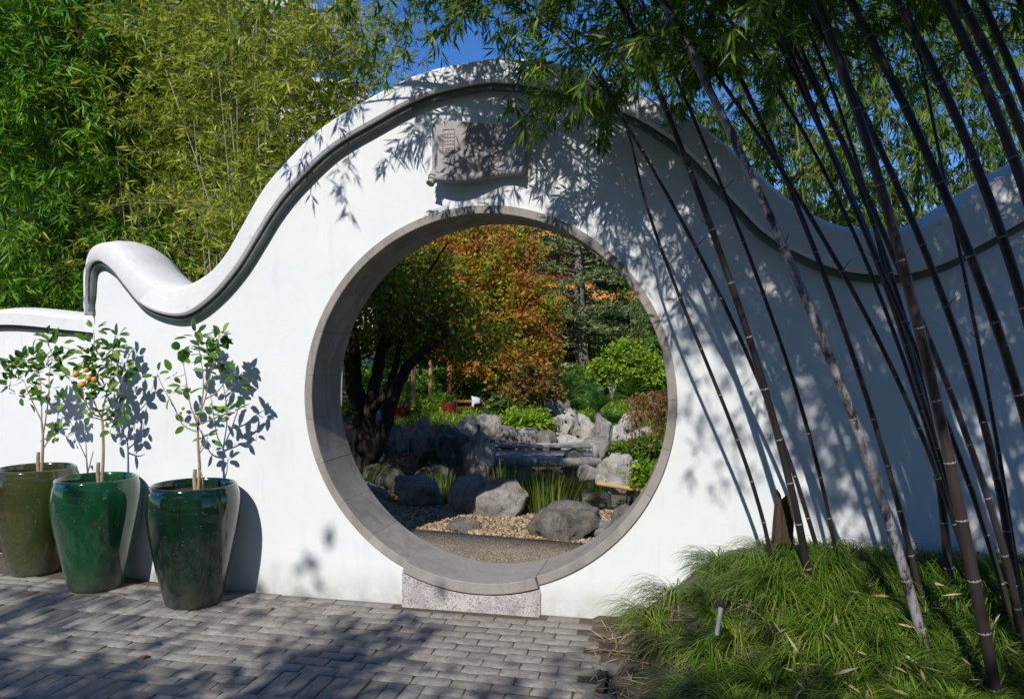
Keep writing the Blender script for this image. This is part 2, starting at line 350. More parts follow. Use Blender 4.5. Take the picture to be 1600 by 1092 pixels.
# ------------------------------------------------------------------ ground
def gz(X, Y):
    left = np.interp(Y, [-5, 2.2, 6, 8.2, 9.4, 12, 16, 22, 40, 90], [.10, .10, .12, .12, .26, .40, .95, 2.0, 4.5, 6])
    right = np.interp(Y, [-5, 1.9, 2.7, 4.0, 4.7, 7.6, 8.3, 11, 15, 22, 40, 90], [.10, .10, .06, -.22, -.85, -.85, -.32, .36, .95, 2.1, 4.5, 6])
    k = np.clip((X + 2.3 + .12 * (Y - 4)) / .9, 0, 1); k = k * k * (3 - 2 * k)
    return left * (1 - k) + right * k
xs = np.concatenate((np.linspace(-40, -7, 14), np.linspace(-6.5, 5.5, 110), np.linspace(6, 40, 14)))
ys = np.concatenate((np.linspace(.36, 10, 110), np.linspace(10.3, 24, 50), np.linspace(25, 90, 20)))
XX, YY = np.meshgrid(xs, ys); ZZ = gz(XX, YY)
ZZ = ZZ + np.where(YY > 2.3, 1, 0) * np.array([[noise.noise((x * .9, y * .9, 0)) * .05 for x in xs] for y in ys])
mb = MB(); nx = len(xs); i = np.arange(len(ys) - 1)[:, None] * nx + np.arange(nx - 1)[None]
mb.add(np.stack((XX, YY, ZZ), -1).reshape(-1, 3), np.stack((i, i + 1, i + nx + 1, i + nx), -1).reshape(-1, 4))
tag(mb.build('terrain', M['terrain'], smooth=180), 'garden soil and lawn rising behind the moon gate', kind='structure')
mb = MB(); g = 90
mb.add([(-g, -g, -.06), (g, -g, -.06), (g, .37, -.06), (-g, .37, -.06)], [(0, 1, 2, 3)])
tag(mb.build('ground', M['joint']), 'dark earth under the paving', kind='structure')
# path behind the gate with its curved edge
def edge_y(x): return 1.32 - .20 * (x + .3) + .06 * math.sin(x * 1.7)
px_ = np.linspace(-3.2, 3.2, 50); v = []
for x in px_: v += [(x, .37, .115), (x, .9, .118), (x, edge_y(x), .118), (x, edge_y(x) + .01, .06)]
mb = MB(); i = np.arange(49)[:, None] * 4 + np.arange(3)[None]
mb.add(v, np.stack((i, i + 4, i + 5, i + 1), -1).reshape(-1, 4))
tag(mb.build('path', M['aggregate']), 'brown exposed aggregate path just behind the gate', kind='structure')
mb = MB(); v = []
gxs = np.linspace(-3.2, 2.0, 60); gys = np.linspace(0, 1, 24)
for x in gxs:
    y0 = edge_y(x) - .02; y1 = 2.75 + .35 * math.sin(x * 1.1 + .5)
    for t_ in gys:
        y = y0 + (y1 - y0) * t_; z = gz(x, y) + .016 + .012 * noise.noise((x * 3, y * 3, 4)) - (.05 if t_ == 1 else 0)
        v.append((x, y, max(z, .112) if t_ < .2 else z))
i = np.arange(59)[:, None] * 24 + np.arange(23)[None]; mb.add(v, np.stack((i, i + 24, i + 25, i + 1), -1).reshape(-1, 4))
tag(mb.build('gravel_ground', M['gravelbed'], smooth=180), 'tan gravel ground beside the path', kind='structure')
# pebbles
bm = bmesh.new(); bmesh.ops.create_icosphere(bm, subdivisions=1, radius=1); bv = np.array([q.co[:] for q in bm.verts]); bf = np.array([[x.index for x in f.verts] for f in bm.faces]); bm.free()
N = 13000
X = rng.uniform(-2.6, 1.5, N); e = np.array([edge_y(x) for x in X]); Y = e + rng.uniform(0, 1, N) ** 1.2 * (2.75 + .35 * np.sin(X * 1.1 + .5) - e)
Zp = gz(X, Y) + .02; sc = rng.uniform(.006, .017, N)[:, None] * rng.uniform(.6, 1.2, (N, 3)); sc[:, 2] *= .7
th = rng.uniform(0, 6.28, N); c_, s_ = np.cos(th)[:, None], np.sin(th)[:, None]
V = bv[None] * sc[:, None]; V = np.stack((V[..., 0] * c_ - V[..., 1] * s_, V[..., 0] * s_ + V[..., 1] * c_, V[..., 2]), -1) + np.stack((X, Y, Zp), 1)[:, None]
mb = MB(); mb.add(V.reshape(-1, 3), (bf[None] + (np.arange(N) * len(bv))[:, None, None]).reshape(-1, 3))
tag(mb.build('gravel', M['pebble']), 'loose tan pebbles spread beside the path', 'gravel', kind='stuff')
# pond
mb = MB(); mb.add([(-3.2, 3.9, -.45), (9, 3.9, -.45), (9, 9.2, -.45), (-3.2, 9.2, -.45)], [(0, 1, 2, 3)])
tag(mb.build('pond_water', M['water']), 'still dark pond reflecting the pale rocks', kind='structure')
# fallen leaves under the dark tree
N = 2600; P = np.stack((rng.uniform(-4.2, -1.2, N), rng.uniform(2.7, 6.2, N)), 1); Zp = gz(P[:, 0], P[:, 1]) + rng.uniform(.02, .05, N)
mb = MB(); dd = rng.normal(size=(N, 3)); dd[:, 2] *= .2; hh = rng.normal(size=(N, 3)) * .3 + UP
leaves(mb, np.column_stack((P, Zp)), dd, rng.uniform(.035, .07, N), rng.uniform(.02, .045, N), hh, .2)
tag(mb.build('leaf_litter', M['fallen']), 'red and brown fallen leaves lying under the dark tree', 'leaf litter', kind='stuff')

# ------------------------------------------------------------------ pavement of separate pavers
pave = MB(); pave.add([(-9, -9, -.006), (1.0, -9, -.006), (.78, 0.3, -.006), (-9, 0.6, -.006)], [(0, 1, 2, 3)])
pavement = tag(pave.build('pavement', M['joint']), 'worn grey brick paving in front of the white wall', kind='structure')
def paver_mesh(k, lx, ly):
    r_ = random.Random(k); b = .0035
    def j(): return r_.uniform(-.0035, .0035)
    o = [(-lx / 2 + j(), -ly / 2 + j()), (lx / 2 + j(), -ly / 2 + j()), (lx / 2 + j(), ly / 2 + j()), (-lx / 2 + j(), ly / 2 + j())]
    v = [(x, y, -.05) for x, y in o] + [(x, y, -b + j() * .5) for x, y in o] + [(x * (1 - 2 * b / lx), y * (1 - 2 * b / ly), j() * .6) for x, y in o]
    f = [(q, (q + 1) % 4, 4 + (q + 1) % 4, 4 + q) for q in range(4)] + [(4 + q, 4 + (q + 1) % 4, 8 + (q + 1) % 4, 8 + q) for q in range(4)] + [(8, 9, 10, 11)]
    m_ = MB(); m_.add(v, f); return m_.mesh('brick', M['paver'])
LX, LY, G = .178, .081, .006
SL = 3 * LY + 2 * G
meshA = [paver_mesh(k, LX, LY) for k in range(10)]; meshB = [paver_mesh(20 + k, LY, SL) for k in range(10)]; meshC = [paver_mesh(40 + k, LX * .48, LY) for k in range(5)]
slots = []
def in_bed(x, y): return x > .60 + .22 * min(.8, -y) + .03 * math.sin(y * 17)
def row_y(r): return -.055 - r * (LY + G)
PANELS = [(-3.02, -1.66, 3), (-3.02, -1.66, 6), (-6.4, -3.25, 9), (-.75, .02, 12), (-2.4, -1.3, 15)]       # soldier courses laid across: x0, x1, first row
PANELS = [(a_, a_ + round((b_ - a_) / (LY + G)) * (LY + G), r0) for a_, b_, r0 in PANELS]
for r in range(52):
    y = row_y(r); cuts = sorted([(a_, b_) for a_, b_, r0 in PANELS if r0 <= r < r0 + 3]); x0 = -6.4
    for a_, b_ in cuts + [(1.1, 1.1)]:
        x = x0 + LX / 2
        if x0 == -6.4: x += (r % 2) * .09 + random.uniform(-.02, .02)
        elif r % 2: slots.append((x0 + LX * .24, y, 2)); x = x0 + LX * .48 + G + LX / 2
        while x + LX / 2 <= a_ - G + .001: slots.append((x, y, 0)); x += LX + G
        gap = a_ - G - (x - LX / 2)
        if gap > .015: slots.append((x - LX / 2 + gap / 2, y, 2, gap / (LX * .48)))
        x0 = b_
for a_, b_, r0 in PANELS:
    x = a_ + LY / 2
    while x + LY / 2 < b_ + .001: slots.append((x, row_y(r0 + 1), 1)); x += LY + G
kept = []
for x, y, o_, *sx in slots:
    if in_bed(x, y) or (y > -.12 + yc(x) and -.5 < x < .4): continue
    d = np.array((x, y, 0)) - CAM; Z = d @ FW
    u = (d @ RT) / Z * FPX + 800 if Z > .3 else 9e9; vv = 546 + 1.5 / max(Z, .1) * FPX
    size = (FPX / max(Z, .1)) if (-40 < u < 1640 and vv < 1120) else 0
    kept.append((size, x, y, o_, sx[0] if sx else 1.0))
kept.sort(key=lambda q: -q[0])
rest = MB()
for k, (size, x, y, o_, sx) in enumerate(kept):
    dz = random.gauss(0, .0018); rz = random.gauss(0, .010); tx, ty = random.gauss(0, .004), random.gauss(0, .004)
    me = random.choice((meshA, meshB, meshC)[o_])
    if k < 300 and size > 0:
        o = link_mesh('brick', me, pavement, (x, y, dz)); o.rotation_euler = (tx, ty, rz); o.scale = (sx, 1, 1)
    else:
        vv = np.array([q.co[:] for q in me.vertices]); rest.add(vv * (sx, 1, 1) + (x, y, dz), [list(p.vertices) for p in me.polygons])
tag(rest.build('brick_field', M['paver'], pavement), kind='stuff')

# ------------------------------------------------------------------ the moon gate wall
ZC, RI, RO, TH = 1.222, 1.06, 1.108, .38
PAIRS = [(132, 490, 138, 490), (132, 470, 138, 470), (131.5, 430, 139, 430), (135, 403, 144, 414), (144, 386, 153, 408), (163, 379, 163, 409), (185, 394, 181, 423), (208, 421, 200, 447), (238, 444, 226, 476), (267, 451, 262, 491), (293, 445, 297, 490),
         (326, 425.6, 336, 462), (352, 396, 373, 419), (377, 352, 402, 373), (406, 301, 428, 331), (436, 263, 461, 289), (495, 204, 518, 234), (567, 158, 583, 194), (654, 115, 662, 153), (747, 94, 748, 132),
         (794, 91, 794, 131), (841, 94, 835, 136), (900, 106, 890, 147), (960, 128, 945, 165), (1020, 155, 1000, 188), (1078, 184, 1055, 223), (1114, 209, 1091, 255), (1183, 269, 1150, 318), (1229, 310, 1195, 364), (1275, 338, 1250, 397),
         (1320, 356, 1310, 421), (1366, 360, 1366, 429), (1412, 360, 1420, 427), (1458, 344, 1475, 411), (1504, 315, 1530, 383), (1550, 285, 1580, 355), (1605, 254, 1640, 322), (1680, 225, 1710, 290), (1800, 205, 1830, 262), (1980, 215, 2000, 270)]
NS = 300
Tp = crm([onwall(a, b, -.085) for a, b, c, d in PAIRS], NS); Bp = crm([onwall(c, d, -.05) for a, b, c, d in PAIRS], NS)
wall = empty('moon_gate_wall', (-.2, 0, 0))
tag(wall, 'white plastered garden wall with wavy coping and a round moon gate opening', 'wall')
def wchild(o): o.parent = wall; o.matrix_parent_inverse = Matrix.Translation((.2, 0, 0)); return o
bo = Bp[np.argsort(Bp[:, 0])]; XL = Bp[:, 0].min() - .004
def topz(x): return float(np.interp(x, bo[:, 0], bo[:, 2])) + .02
XRmax = Bp[-1, 0]
cols = sorted(set([round(q, 5) for q in np.concatenate((np.linspace(XL, -RO, 130), -1.095 * np.cos(np.linspace(0, np.pi, 90)), np.linspace(RO, XRmax, 110)))]))
RW = 1.095
def spans(x):
    t_ = topz(x)
    if abs(x) < RW - 1e-4: h = math.sqrt(RW * RW - x * x); return [(-.3, ZC - h), (ZC + h, t_)]
    return [(-.3, ZC), (ZC, t_)]
mb = MB()
for a, b in zip(cols[:-1], cols[1:]):
    for (l0, l1), (r0, r1) in zip(spans(a), spans(b)):
        ya, yb = yc(a), yc(b)
        mb.add([(a, ya, l0), (b, yb, r0), (b, yb, r1), (a, ya, l1), (a, ya + TH, l0), (b, yb + TH, r0), (b, yb + TH, r1), (a, ya + TH, l1)], [(0, 1, 2, 3), (5, 4, 7, 6)])
a = cols[0]; ya = yc(a); mb.add([(a, ya, -.3), (a, ya, topz(a)), (a, ya + TH, topz(a)), (a, ya + TH, -.3)], [(0, 1, 2, 3)])
me = mb.mesh('wall_body', M['plaster'])
bm = bmesh.new(); bm.from_mesh(me); bmesh.ops.remove_doubles(bm, verts=bm.verts, dist=.0004); bm.to_mesh(me); bm.free()
me.polygons.foreach_set('use_smooth', np.ones(len(me.polygons), bool)); me.set_sharp_from_angle(angle=R(30))
wchild(link_mesh('wall_body', me))
sec = []
for k in range(NS):
    T, B = Tp[k], Bp[k]; u = (T - B) * (1, 0, 1); u /= np.linalg.norm(u); y0 = yc(B[0])
    q = lambda p, off, Y: (p[0] + u[0] * off, y0 + Y, p[2] + u[2] * off)
    sec.append([q(B, 0, -.002), q(B, -.002, -.075), q(B, .012, -.086), q(T, -.016, -.086), q(T, 0, -.07), q(T, .03, .05), q(T, .042, .19), q(T, .03, .33), q(T, 0, TH + .07), q(T, -.016, TH + .086), q(B, .012, TH + .086), q(B, 0, TH + .002)])
n = 12; mb = MB(); i = np.arange(NS - 1)[:, None] * n + np.arange(n - 1)[None]
mb.add(np.array(sec).reshape(-1, 3), np.stack((i, i + n, i + n + 1, i + 1), -1).reshape(-1, 4))
mb.f.append(np.array([list(range(n))])); mb.f.append(np.array([[(NS - 1) * n + k for k in range(n - 1, -1, -1)]]))
wchild(mb.build('coping', M['coping'], smooth=38))
mp = Bp.copy(); mp[:, 1] = [yc(p[0]) - .026 for p in Bp]
for k in range(NS):
    u = (Tp[k] - Bp[k]) * (1, 0, 1); u /= np.linalg.norm(u); mp[k] -= u * .016
mb = MB(); mb.tube(mp, .024, 12); wchild(mb.build('coping_moulding', M['mould'], smooth=60))
def arc_stone(a0, a1, ri, ro, y0, y1, jit=0.0):
    m_ = MB(); n_ = 9; v = []
    for t_ in np.linspace(a0, a1, n_):
        c, s = math.cos(t_), math.sin(t_)
        v += [(ri * c, y0 + .004, ZC + ri * s), ((ri + .004) * c, y0, ZC + (ri + .004) * s), (ro * c, y0, ZC + ro * s), (ro * c, y1, ZC + ro * s), (ri * c, y1, ZC + ri * s)]
    i = np.arange(n_ - 1)[:, None] * 5 + np.arange(5)[None]; k = np.arange(n_ - 1)[:, None] * 5 + (np.arange(5)[None] + 1) % 5
    m_.add(v, np.stack((i, i + 5, k + 5, k), -1).reshape(-1, 4))
    m_.f.append(np.array([[4, 3, 2, 1, 0]])); m_.f.append(np.array([[(n_ - 1) * 5 + q for q in range(5)]]))
    return m_
A0, A1 = R(-72), R(245.5); NR = 22
for k in range(NR):
    a, b = A0 + (A1 - A0) * k / NR + .0008, A0 + (A1 - A0) * (k + 1) / NR - .0008
    j = random.gauss(0, .0007)
    wchild(arc_stone(a, b, RI + j, RO, -.014 + random.gauss(0, .0005), TH + .012).build('ring_stone', M['ring'], smooth=35))
SA, SB = R(-114.5) , R(-72) - .002
wchild(arc_stone(SA, SB, RI - .002, RI + .058, -.056, TH + .012).build('sill_stone', M['sill'], smooth=35))
mb = MB(); v = []
for t_ in np.linspace(SA, SB, 14):
    x = (RI + .069) * math.cos(t_); z = ZC + (RI + .069) * math.sin(t_); v += [(x, -.047, -.2), (x, -.047, z), (x, .1, z)]
i = np.arange(13)[:, None] * 3 + np.arange(2)[None]; mb.add(v, np.stack((i, i + 3, i + 4, i + 1), -1).reshape(-1, 4))
mb.f.append(np.array([[0, 1, 2]])); mb.f.append(np.array([[41, 40, 39]]))
wchild(mb.build('sill_riser', M['granite']))

# low side wall on the left
lw = empty('low_side_wall', (-4.6, .56, 0)); tag(lw, 'lower white wall with thin coping, behind the leftmost pot', 'wall')
LWP = [(-9.0, 1.62), (-6.5, 1.78), (-5.2, 1.70), (-4.4, 1.735), (-3.8, 1.79), (-3.2, 1.745), (-2.72, 1.70), (-2.3, 1.70)]
lc = crm(LWP, 60); mb = MB(); v = []
for x, z in lc: v += [(x, .50, -.3), (x, .50, z - .10), (x, .80, z - .10), (x, .80, -.3)]
i = np.arange(59)[:, None] * 4 + np.arange(3)[None]; mb.add(np.array(v) - (-4.6, .56, 0), np.stack((i, i + 4, i + 5, i + 1), -1).reshape(-1, 4)); mb.build('wall_body', M['plaster'], lw, 30)
mb = MB(); v = []
for x, z in lc: v += [(x, .50, z - .11), (x, .44, z - .105), (x, .435, z - .02), (x, .46, z), (x, .65, z + .03), (x, .86, z), (x, .86, z - .11)]
i = np.arange(59)[:, None] * 7 + np.arange(6)[None]; mb.add(np.array(v) - (-4.6, .56, 0), np.stack((i, i + 7, i + 8, i + 1), -1).reshape(-1, 4)); mb.build('coping', M['coping'], lw, 38)
mb = MB(); mb.tube([(x + 4.6, -.07, z - .122) for x, z in lc], .014, 8); mb.build('coping_moulding', M['mould'], lw, 60)

# scroll plaque over the opening
pl = onwall(747, 232, 0); plq = empty('scroll_plaque', pl); tag(plq, 'grey stone plaque shaped like a half unrolled scroll above the round opening', 'plaque')
def px2(xp, yp): q = onwall(xp, yp, -.06); return q[0] - pl[0], q[2] - pl[2]
xa, xb = px2(676, 230)[0], px2(819, 230)[0]; zt, zb = px2(740, 192)[1], px2(740, 271)[1]
nn = 25; mb = MB(); v = []; curve = []
for k in range(nn):
    t_ = k / (nn - 1); x = xa + (xb - xa) * t_
    yy = -.065 - .028 * math.sin(t_ * 2 * math.pi * .95 + .2); wv = .009 * math.sin(t_ * 2 * math.pi + .4)
    curve.append((x, yy, zb - .006 - .02 * math.sin(t_ * 2 * math.pi * .9 - .2) * .9)); b_ = curve[-1][2]
    v += [(x, yy, b_), (x, yy, zt + wv), (x, yy + .035, zt + wv + .004), (x, .0, zt + wv), (x, 0, b_)]
i = np.arange(nn - 1)[:, None] * 5 + np.arange(4)[None]; mb.add(v, np.stack((i, i + 5, i + 6, i + 1), -1).reshape(-1, 4))
mb.f.append(np.array([[0, 1, 2, 3, 4]])); mb.f.append(np.array([[(nn - 1) * 5 + q for q in (4, 3, 2, 1, 0)]]))
mb.build('scroll_sheet', M['plaque'], plq, 40)
mb = MB(); mb.tube([(x, yy - .006, z - .008) for x, yy, z in curve], .026, 12); mb.build('scroll_roll', M['plaque'], plq, 60)
ax = Vector((-.25, -.55, -.8)).normalized(); kq = Vector(curve[0]) + Vector((.018, -.015, -.012))
mb = MB()
for r0, d0, d1 in ((.033, -.02, .012), (.027, .014, .030), (.020, .032, .050), (.024, .052, .058)):
    mb.tube([kq + ax * d0, kq + ax * d1], r0, 16)
mb.build('scroll_knob', M['plaque'], plq, 40)
mb = MB()
def yface(x): t_ = (x - xa) / (xb - xa); return -.065 - .028 * math.sin(t_ * 2 * math.pi * .95 + .2) - .0012
def mark(xp, yp, wpx, hpx):
    x, z = px2(xp, yp); mb.box((x, yface(x), z), (wpx / 270, .002, hpx / 270))
mark(694.5, 222, .8, 34); mark(713, 222, .8, 34); mark(704, 205, 18, .8); mark(704, 241, 18, .6); mark(718, 222, .5, 30)
for q, yp in enumerate((212, 217.5, 223, 228)):
    for c in range(4): mark(698 + c * 4.2, yp + random.uniform(-.4, .4), 2.4 + random.uniform(-.6, .5), 1.5)
for yp in (234.5, 238, 247): mark(704, yp, 13, .7)
mb.build('inscription', M['plaque_dark'], plq)

# ------------------------------------------------------------------ glazed pots and citrus trees
PROF = [(0, .012), (.14, .012), (.152, 0), (.160, .012), (.178, .08), (.203, .18), (.231, .31), (.253, .43), (.264, .53), (.265, .59), (.258, .645), (.248, .675), (.246, .69), (.240, .70), (.230, .702), (.222, .694), (.219, .66), (.219, .62)]
pp = crm([(a, b) for a, b in PROF[3:12]], 40); PROFS = PROF[:3] + [tuple(q) for q in pp] + PROF[12:]
def pot(px, py, Z, mat, label, rz, s=1.0):
    p = W(px, py, Z); p[2] = 0.002
    t = empty('glazed_pot', p, rz); tag(t, label, 'pot', 'glazed planters along the white wall'); t.scale = (s, s, s)
    mb = MB(); mb.lathe(PROFS, sides=72); mb.build('pot_body', mat, t, 50)
    mb = MB(); v = [(0, 0, .655)]; 
    for a_ in np.linspace(0, 2 * np.pi, 24, endpoint=False): v.append((.2195 * math.cos(a_), .2195 * math.sin(a_), .645 + random.uniform(-.006, .006)))
    mb.add(v, [(0, 1 + k, 1 + (k + 1) % 24) for k in range(24)]); mb.build('potting_soil', M['soil'], t)
    return p
bm = MB(); lv = [(0, 0, 0), (.18, .30, .05), (.5, .40, .07), (.82, .24, .03), (1, 0, -.06), (.82, -.24, .03), (.5, -.40, .07), (.18, -.30, .05), (.35, 0, 0), (.7, 0, -.01)]
bm.add([(x, y * .62, z) for x, y, z in lv], [(0, 1, 8), (1, 2, 8), (2, 9, 8), (2, 3, 9), (3, 4, 9), (4, 5, 9), (5, 6, 9), (6, 8, 9), (6, 7, 8), (7, 0, 8)])
LEAF = bm.mesh('leaf', M['citrus_leaf'], 180)
def citrus(base, sc, chains, clusters, label, fruits=(), dens=1.0):
    """chains: list of branch polylines in photo pixels from the trunk base; sc = metres per pixel"""
    b0 = chains[0][0]
    t = empty('citrus_tree', base + (0, .045, 0)); tag(t, label, 'tree', 'citrus trees in the glazed planters')
    kx = 1.0 / math.cos(R(34)) * .86
    def loc(p, dy): return np.array(((p[0] - b0[0]) * sc * kx, dy, (b0[1] - p[1]) * sc))
    mb = MB(); r_ = random.Random(len(chains)); tips = []
    depth = {}
    for k, ch in enumerate(chains):
        d0 = depth.get(ch[0], 0.0); dirn = r_.uniform(-1, .8) * (.07 if k > 1 else .01); pts = []
        for q, p in enumerate(ch):
            dy = d0 + dirn * q / max(1, len(ch) - 1); depth.setdefault(p, dy); pts.append(loc(p, dy))
        P = crm(pts, max(4, 4 * len(pts))); rad = np.linspace(.0115 if k == 0 else .0052, .0065 if k == 0 else .0016, len(P)); mb.tube(P, rad, 6)
        tips.append(P)
    mb.tube([loc((b0[0] - 5, b0[1] + 4), .0), loc((b0[0] - 6, b0[1] - 18), -.004), loc((b0[0] - 5, b0[1] - 34), -.004)], [.013, .012, .011], 8)
    mb.build('trunk', M['bark_citrus'], t, 60)
    allp = np.concatenate(tips[1:])
    for cx, cy, rr, nl in clusters:
        c = loc((cx, cy), 0); k = np.argmin(np.linalg.norm((allp - c) * (1, .2, 1), axis=1)); c[1] = allp[k][1] + r_.uniform(-.03, .03)
        tw = MB(); tw.tube(crm([allp[k], (allp[k] + c) / 2 + (0, 0, -.008), c], 5), [.0024, .0022, .002, .0018, .0014], 5); tw.build('twig', M['bark_citrus'], t, 60)
        for _ in range(max(1, int(nl * dens))):
            d = Vector((r_.gauss(0, 1), r_.gauss(0, .8), r_.gauss(.35, .75))).normalized()
            o = link_mesh('leaf', LEAF, t); s = r_.uniform(.054, .086)
            o.location = Vector(c) + d * (rr * sc * r_.uniform(.1, .7)); o.scale = (s, s * r_.uniform(.85, 1.15), s)
            side = Vector((r_.gauss(0, .5), r_.gauss(-.5, .4), 1)).normalized(); y_ = side.cross(d).normalized(); z_ = d.cross(y_)
            o.rotation_euler = Matrix((d, y_, z_)).transposed().to_euler()
    for fx, fy, fr, m_ in fruits:
        mb = MB(); mb.lathe([(0, -1), (.4, -.92), (.8, -.6), (1, 0), (.8, .62), (.4, .93), (0, 1)], sides=12)
        o = mb.build('fruit', m_, t, 180); o.location = Vector(loc((fx, fy), -.13)); o.scale = (fr * sc,) * 3
    return t
p3 = pot(303, 938, 4.73, M['glaze_dark'], 'dark green glazed pot, right of the three, nearest the round opening', .4)
p2 = pot(151, 913, 5.04, M['glaze_mid'], 'bright emerald green glazed pot in the middle of the three', 2.1, .985)
p1 = pot(57, 889, 5.40, M['glaze_olive'], 'olive brown glazed pot at the left end, half out of frame', 4.0, 1.0)
citrus(p3 + (0, 0, .65), 1 / 262, [[(304, 760), (306, 722), (304, 690), (303, 650)], [(303, 650), (292, 630), (286, 600), (282, 575), (276, 550)], [(304, 668), (280, 657), (267, 630), (258, 612), (248, 592), (243, 575)],
    [(303, 650), (310, 612), (309, 580), (302, 545), (295, 522)], [(303, 650), (318, 615), (326, 590), (336, 560), (346, 530), (352, 508)], [(304, 655), (325, 648), (345, 640), (362, 636)], [(306, 700), (311, 690), (313, 676)], [(318, 615), (340, 605), (360, 585), (378, 570)], [(306, 722), (311, 740), (312, 760)]],
    [(293, 517, 22, 9), (300, 533, 20, 7), (274, 545, 18, 7), (282, 560, 18, 6), (266, 580, 14, 4), (246, 578, 14, 5), (262, 611, 18, 6), (272, 596, 10, 2), (287, 610, 14, 4), (296, 603, 10, 2), (284, 655, 14, 5), (312, 545, 22, 12), (326, 540, 24, 13), (335, 560, 22, 10), (349, 515, 20, 9), (356, 511, 14, 5), (340, 530, 20, 8), (318, 570, 20, 7), (345, 578, 18, 7), (325, 637, 14, 6), (345, 640, 18, 8), (363, 634, 14, 6), (381, 575, 14, 7), (374, 592, 12, 5), (314, 676, 13, 6)],
    'small citrus tree with sparse leaves and two tiny green fruits, right pot', [(301, 628, 2.6, M['green_fruit']), (297, 635, 2.4, M['green_fruit'])], 1.0)
citrus(p2 + (0, 0, .64), 1 / 247, [[(165, 755), (168, 715), (168, 670), (166, 650)], [(166, 650), (155, 630), (148, 600), (150, 570), (154, 530), (153, 512)], [(166, 650), (172, 620), (180, 590), (182, 560), (186, 530), (187, 520)],
    [(166, 650), (150, 640), (130, 600), (120, 590)], [(167, 665), (185, 655), (200, 640), (210, 600), (222, 570)], [(168, 670), (190, 676), (205, 672)], [(172, 620), (195, 600), (215, 580), (228, 563)]],
    [(153, 512, 14, 6), (156, 535, 18, 8), (150, 555, 24, 11), (187, 522, 13, 6), (183, 545, 24, 12), (196, 545, 16, 6), (170, 560, 24, 11), (180, 580, 26, 12), (160, 580, 26, 13), (145, 575, 20, 9), (130, 590, 20, 9), (140, 605, 20, 9), (205, 565, 20, 8), (224, 565, 16, 7), (210, 590, 20, 9), (195, 610, 22, 9), (175, 610, 22, 9), (155, 625, 18, 6), (185, 632, 18, 8), (165, 645, 16, 6), (205, 638, 18, 7), (145, 648, 14, 4), (195, 650, 14, 5), (184, 668, 12, 4), (155, 600, 20, 8)],
    'citrus tree bearing ripe orange fruits in the emerald pot', [(147, 581, 5.2, M['orange']), (157, 597, 5.2, M['orange']), (168, 587, 4.8, M['orange']), (178, 589, 4.4, M['orange']), (164, 575, 4.0, M['orange'])], 1.1)
citrus(p1 + (0, 0, .65), 1 / 232, [[(72, 748), (74, 715), (75, 690), (73, 665)], [(73, 665), (60, 640), (50, 620), (42, 600)], [(73, 665), (72, 640), (70, 610), (66, 590)], [(75, 690), (85, 650), (92, 620), (96, 590), (105, 560)], [(75, 708), (90, 690), (108, 680)], [(85, 650), (105, 640), (122, 632)], [(66, 590), (60, 575), (40, 570), (25, 565)]],
    [(42, 600, 24, 12), (55, 590, 26, 13), (70, 585, 28, 15), (85, 575, 28, 14), (98, 560, 24, 12), (100, 530, 20, 9), (112, 545, 20, 10), (120, 570, 20, 10), (115, 590, 20, 9), (30, 575, 26, 14), (20, 590, 26, 14), (45, 570, 22, 10), (60, 562, 20, 9), (35, 625, 18, 7), (50, 630, 18, 6), (95, 615, 20, 8), (85, 640, 14, 5), (120, 632, 12, 5), (108, 680, 14, 6), (97, 688, 12, 6), (72, 625, 18, 5), (15, 610, 24, 10)],
    'bushy citrus tree in the olive brown pot at the left end', (), 1.0)

# ------------------------------------------------------------------ planting bed, mondo grass
def bed_edge(y): return .76 + .05 * math.sin(y * 5 + .5) + .34 * min(1.2, -y)
def bed_z(x, y):
    e = x - bed_edge(y); k = np.clip(e / .7, 0, 1)
    return .02 + (.17 + .25 * max(0, min(1, (y + 1.1) / .9)) ) * k * k * (3 - 2 * k) + .03 * noise.noise((x * 2, y * 2, 3))
mb = MB(); bys = np.linspace(-4.6, -.001, 50); v = []
for y in bys:
    for t_ in np.linspace(0, 1, 40): x = bed_edge(y) - .22 + t_ * 4.6; v.append((x, y, bed_z(x, y) if t_ > 0 else -.05))
i = np.arange(49)[:, None] * 40 + np.arange(39)[None]; mb.add(v, np.stack((i, i + 1, i + 41, i + 40), -1).reshape(-1, 4))
tag(mb.build('garden_bed', M['bed'], smooth=180), 'earth bed with straw at the foot of the black bamboo', kind='structure')
g1 = MB(); g2 = MB()
def blades(mbx, root, az, L, up, Wd, seg=5):
    n = len(root); a = np.stack((np.cos(az), np.sin(az), np.zeros(n)), 1); side = np.stack((-np.sin(az), np.cos(az), np.zeros(n)), 1); P = []
    for k in range(seg + 1):
        t_ = k / seg; th_ = up - (up + rng.uniform(.4, 1.0, n) * 0 + .75) * t_ ** 1.15
        if k == 0: q = root.copy(); P.append(q)
        else: q = P[-1] + (a * np.cos(th_)[:, None] + UP * np.sin(th_)[:, None]) * (L / seg)[:, None]; P.append(q)
    V = []
    for k, q in enumerate(P):
        wv = Wd * (1 - (k / seg) ** 2 * .93) / 2; V += [q - side * wv[:, None], q + side * wv[:, None]]
    V = np.stack(V, 1); m_ = 2 * (seg + 1); i = (np.arange(n) * m_)[:, None] + np.arange(seg)[None] * 2
    mbx.add(V.reshape(-1, 3), np.stack((i, i + 1, i + 3, i + 2), -1).reshape(-1, 4))
tuss = [(1.27, -1.06), (1.35, -1.07), (1.19, -1.04), (1.31, -1.14), (1.23, -1.15), (1.41, -1.14)]
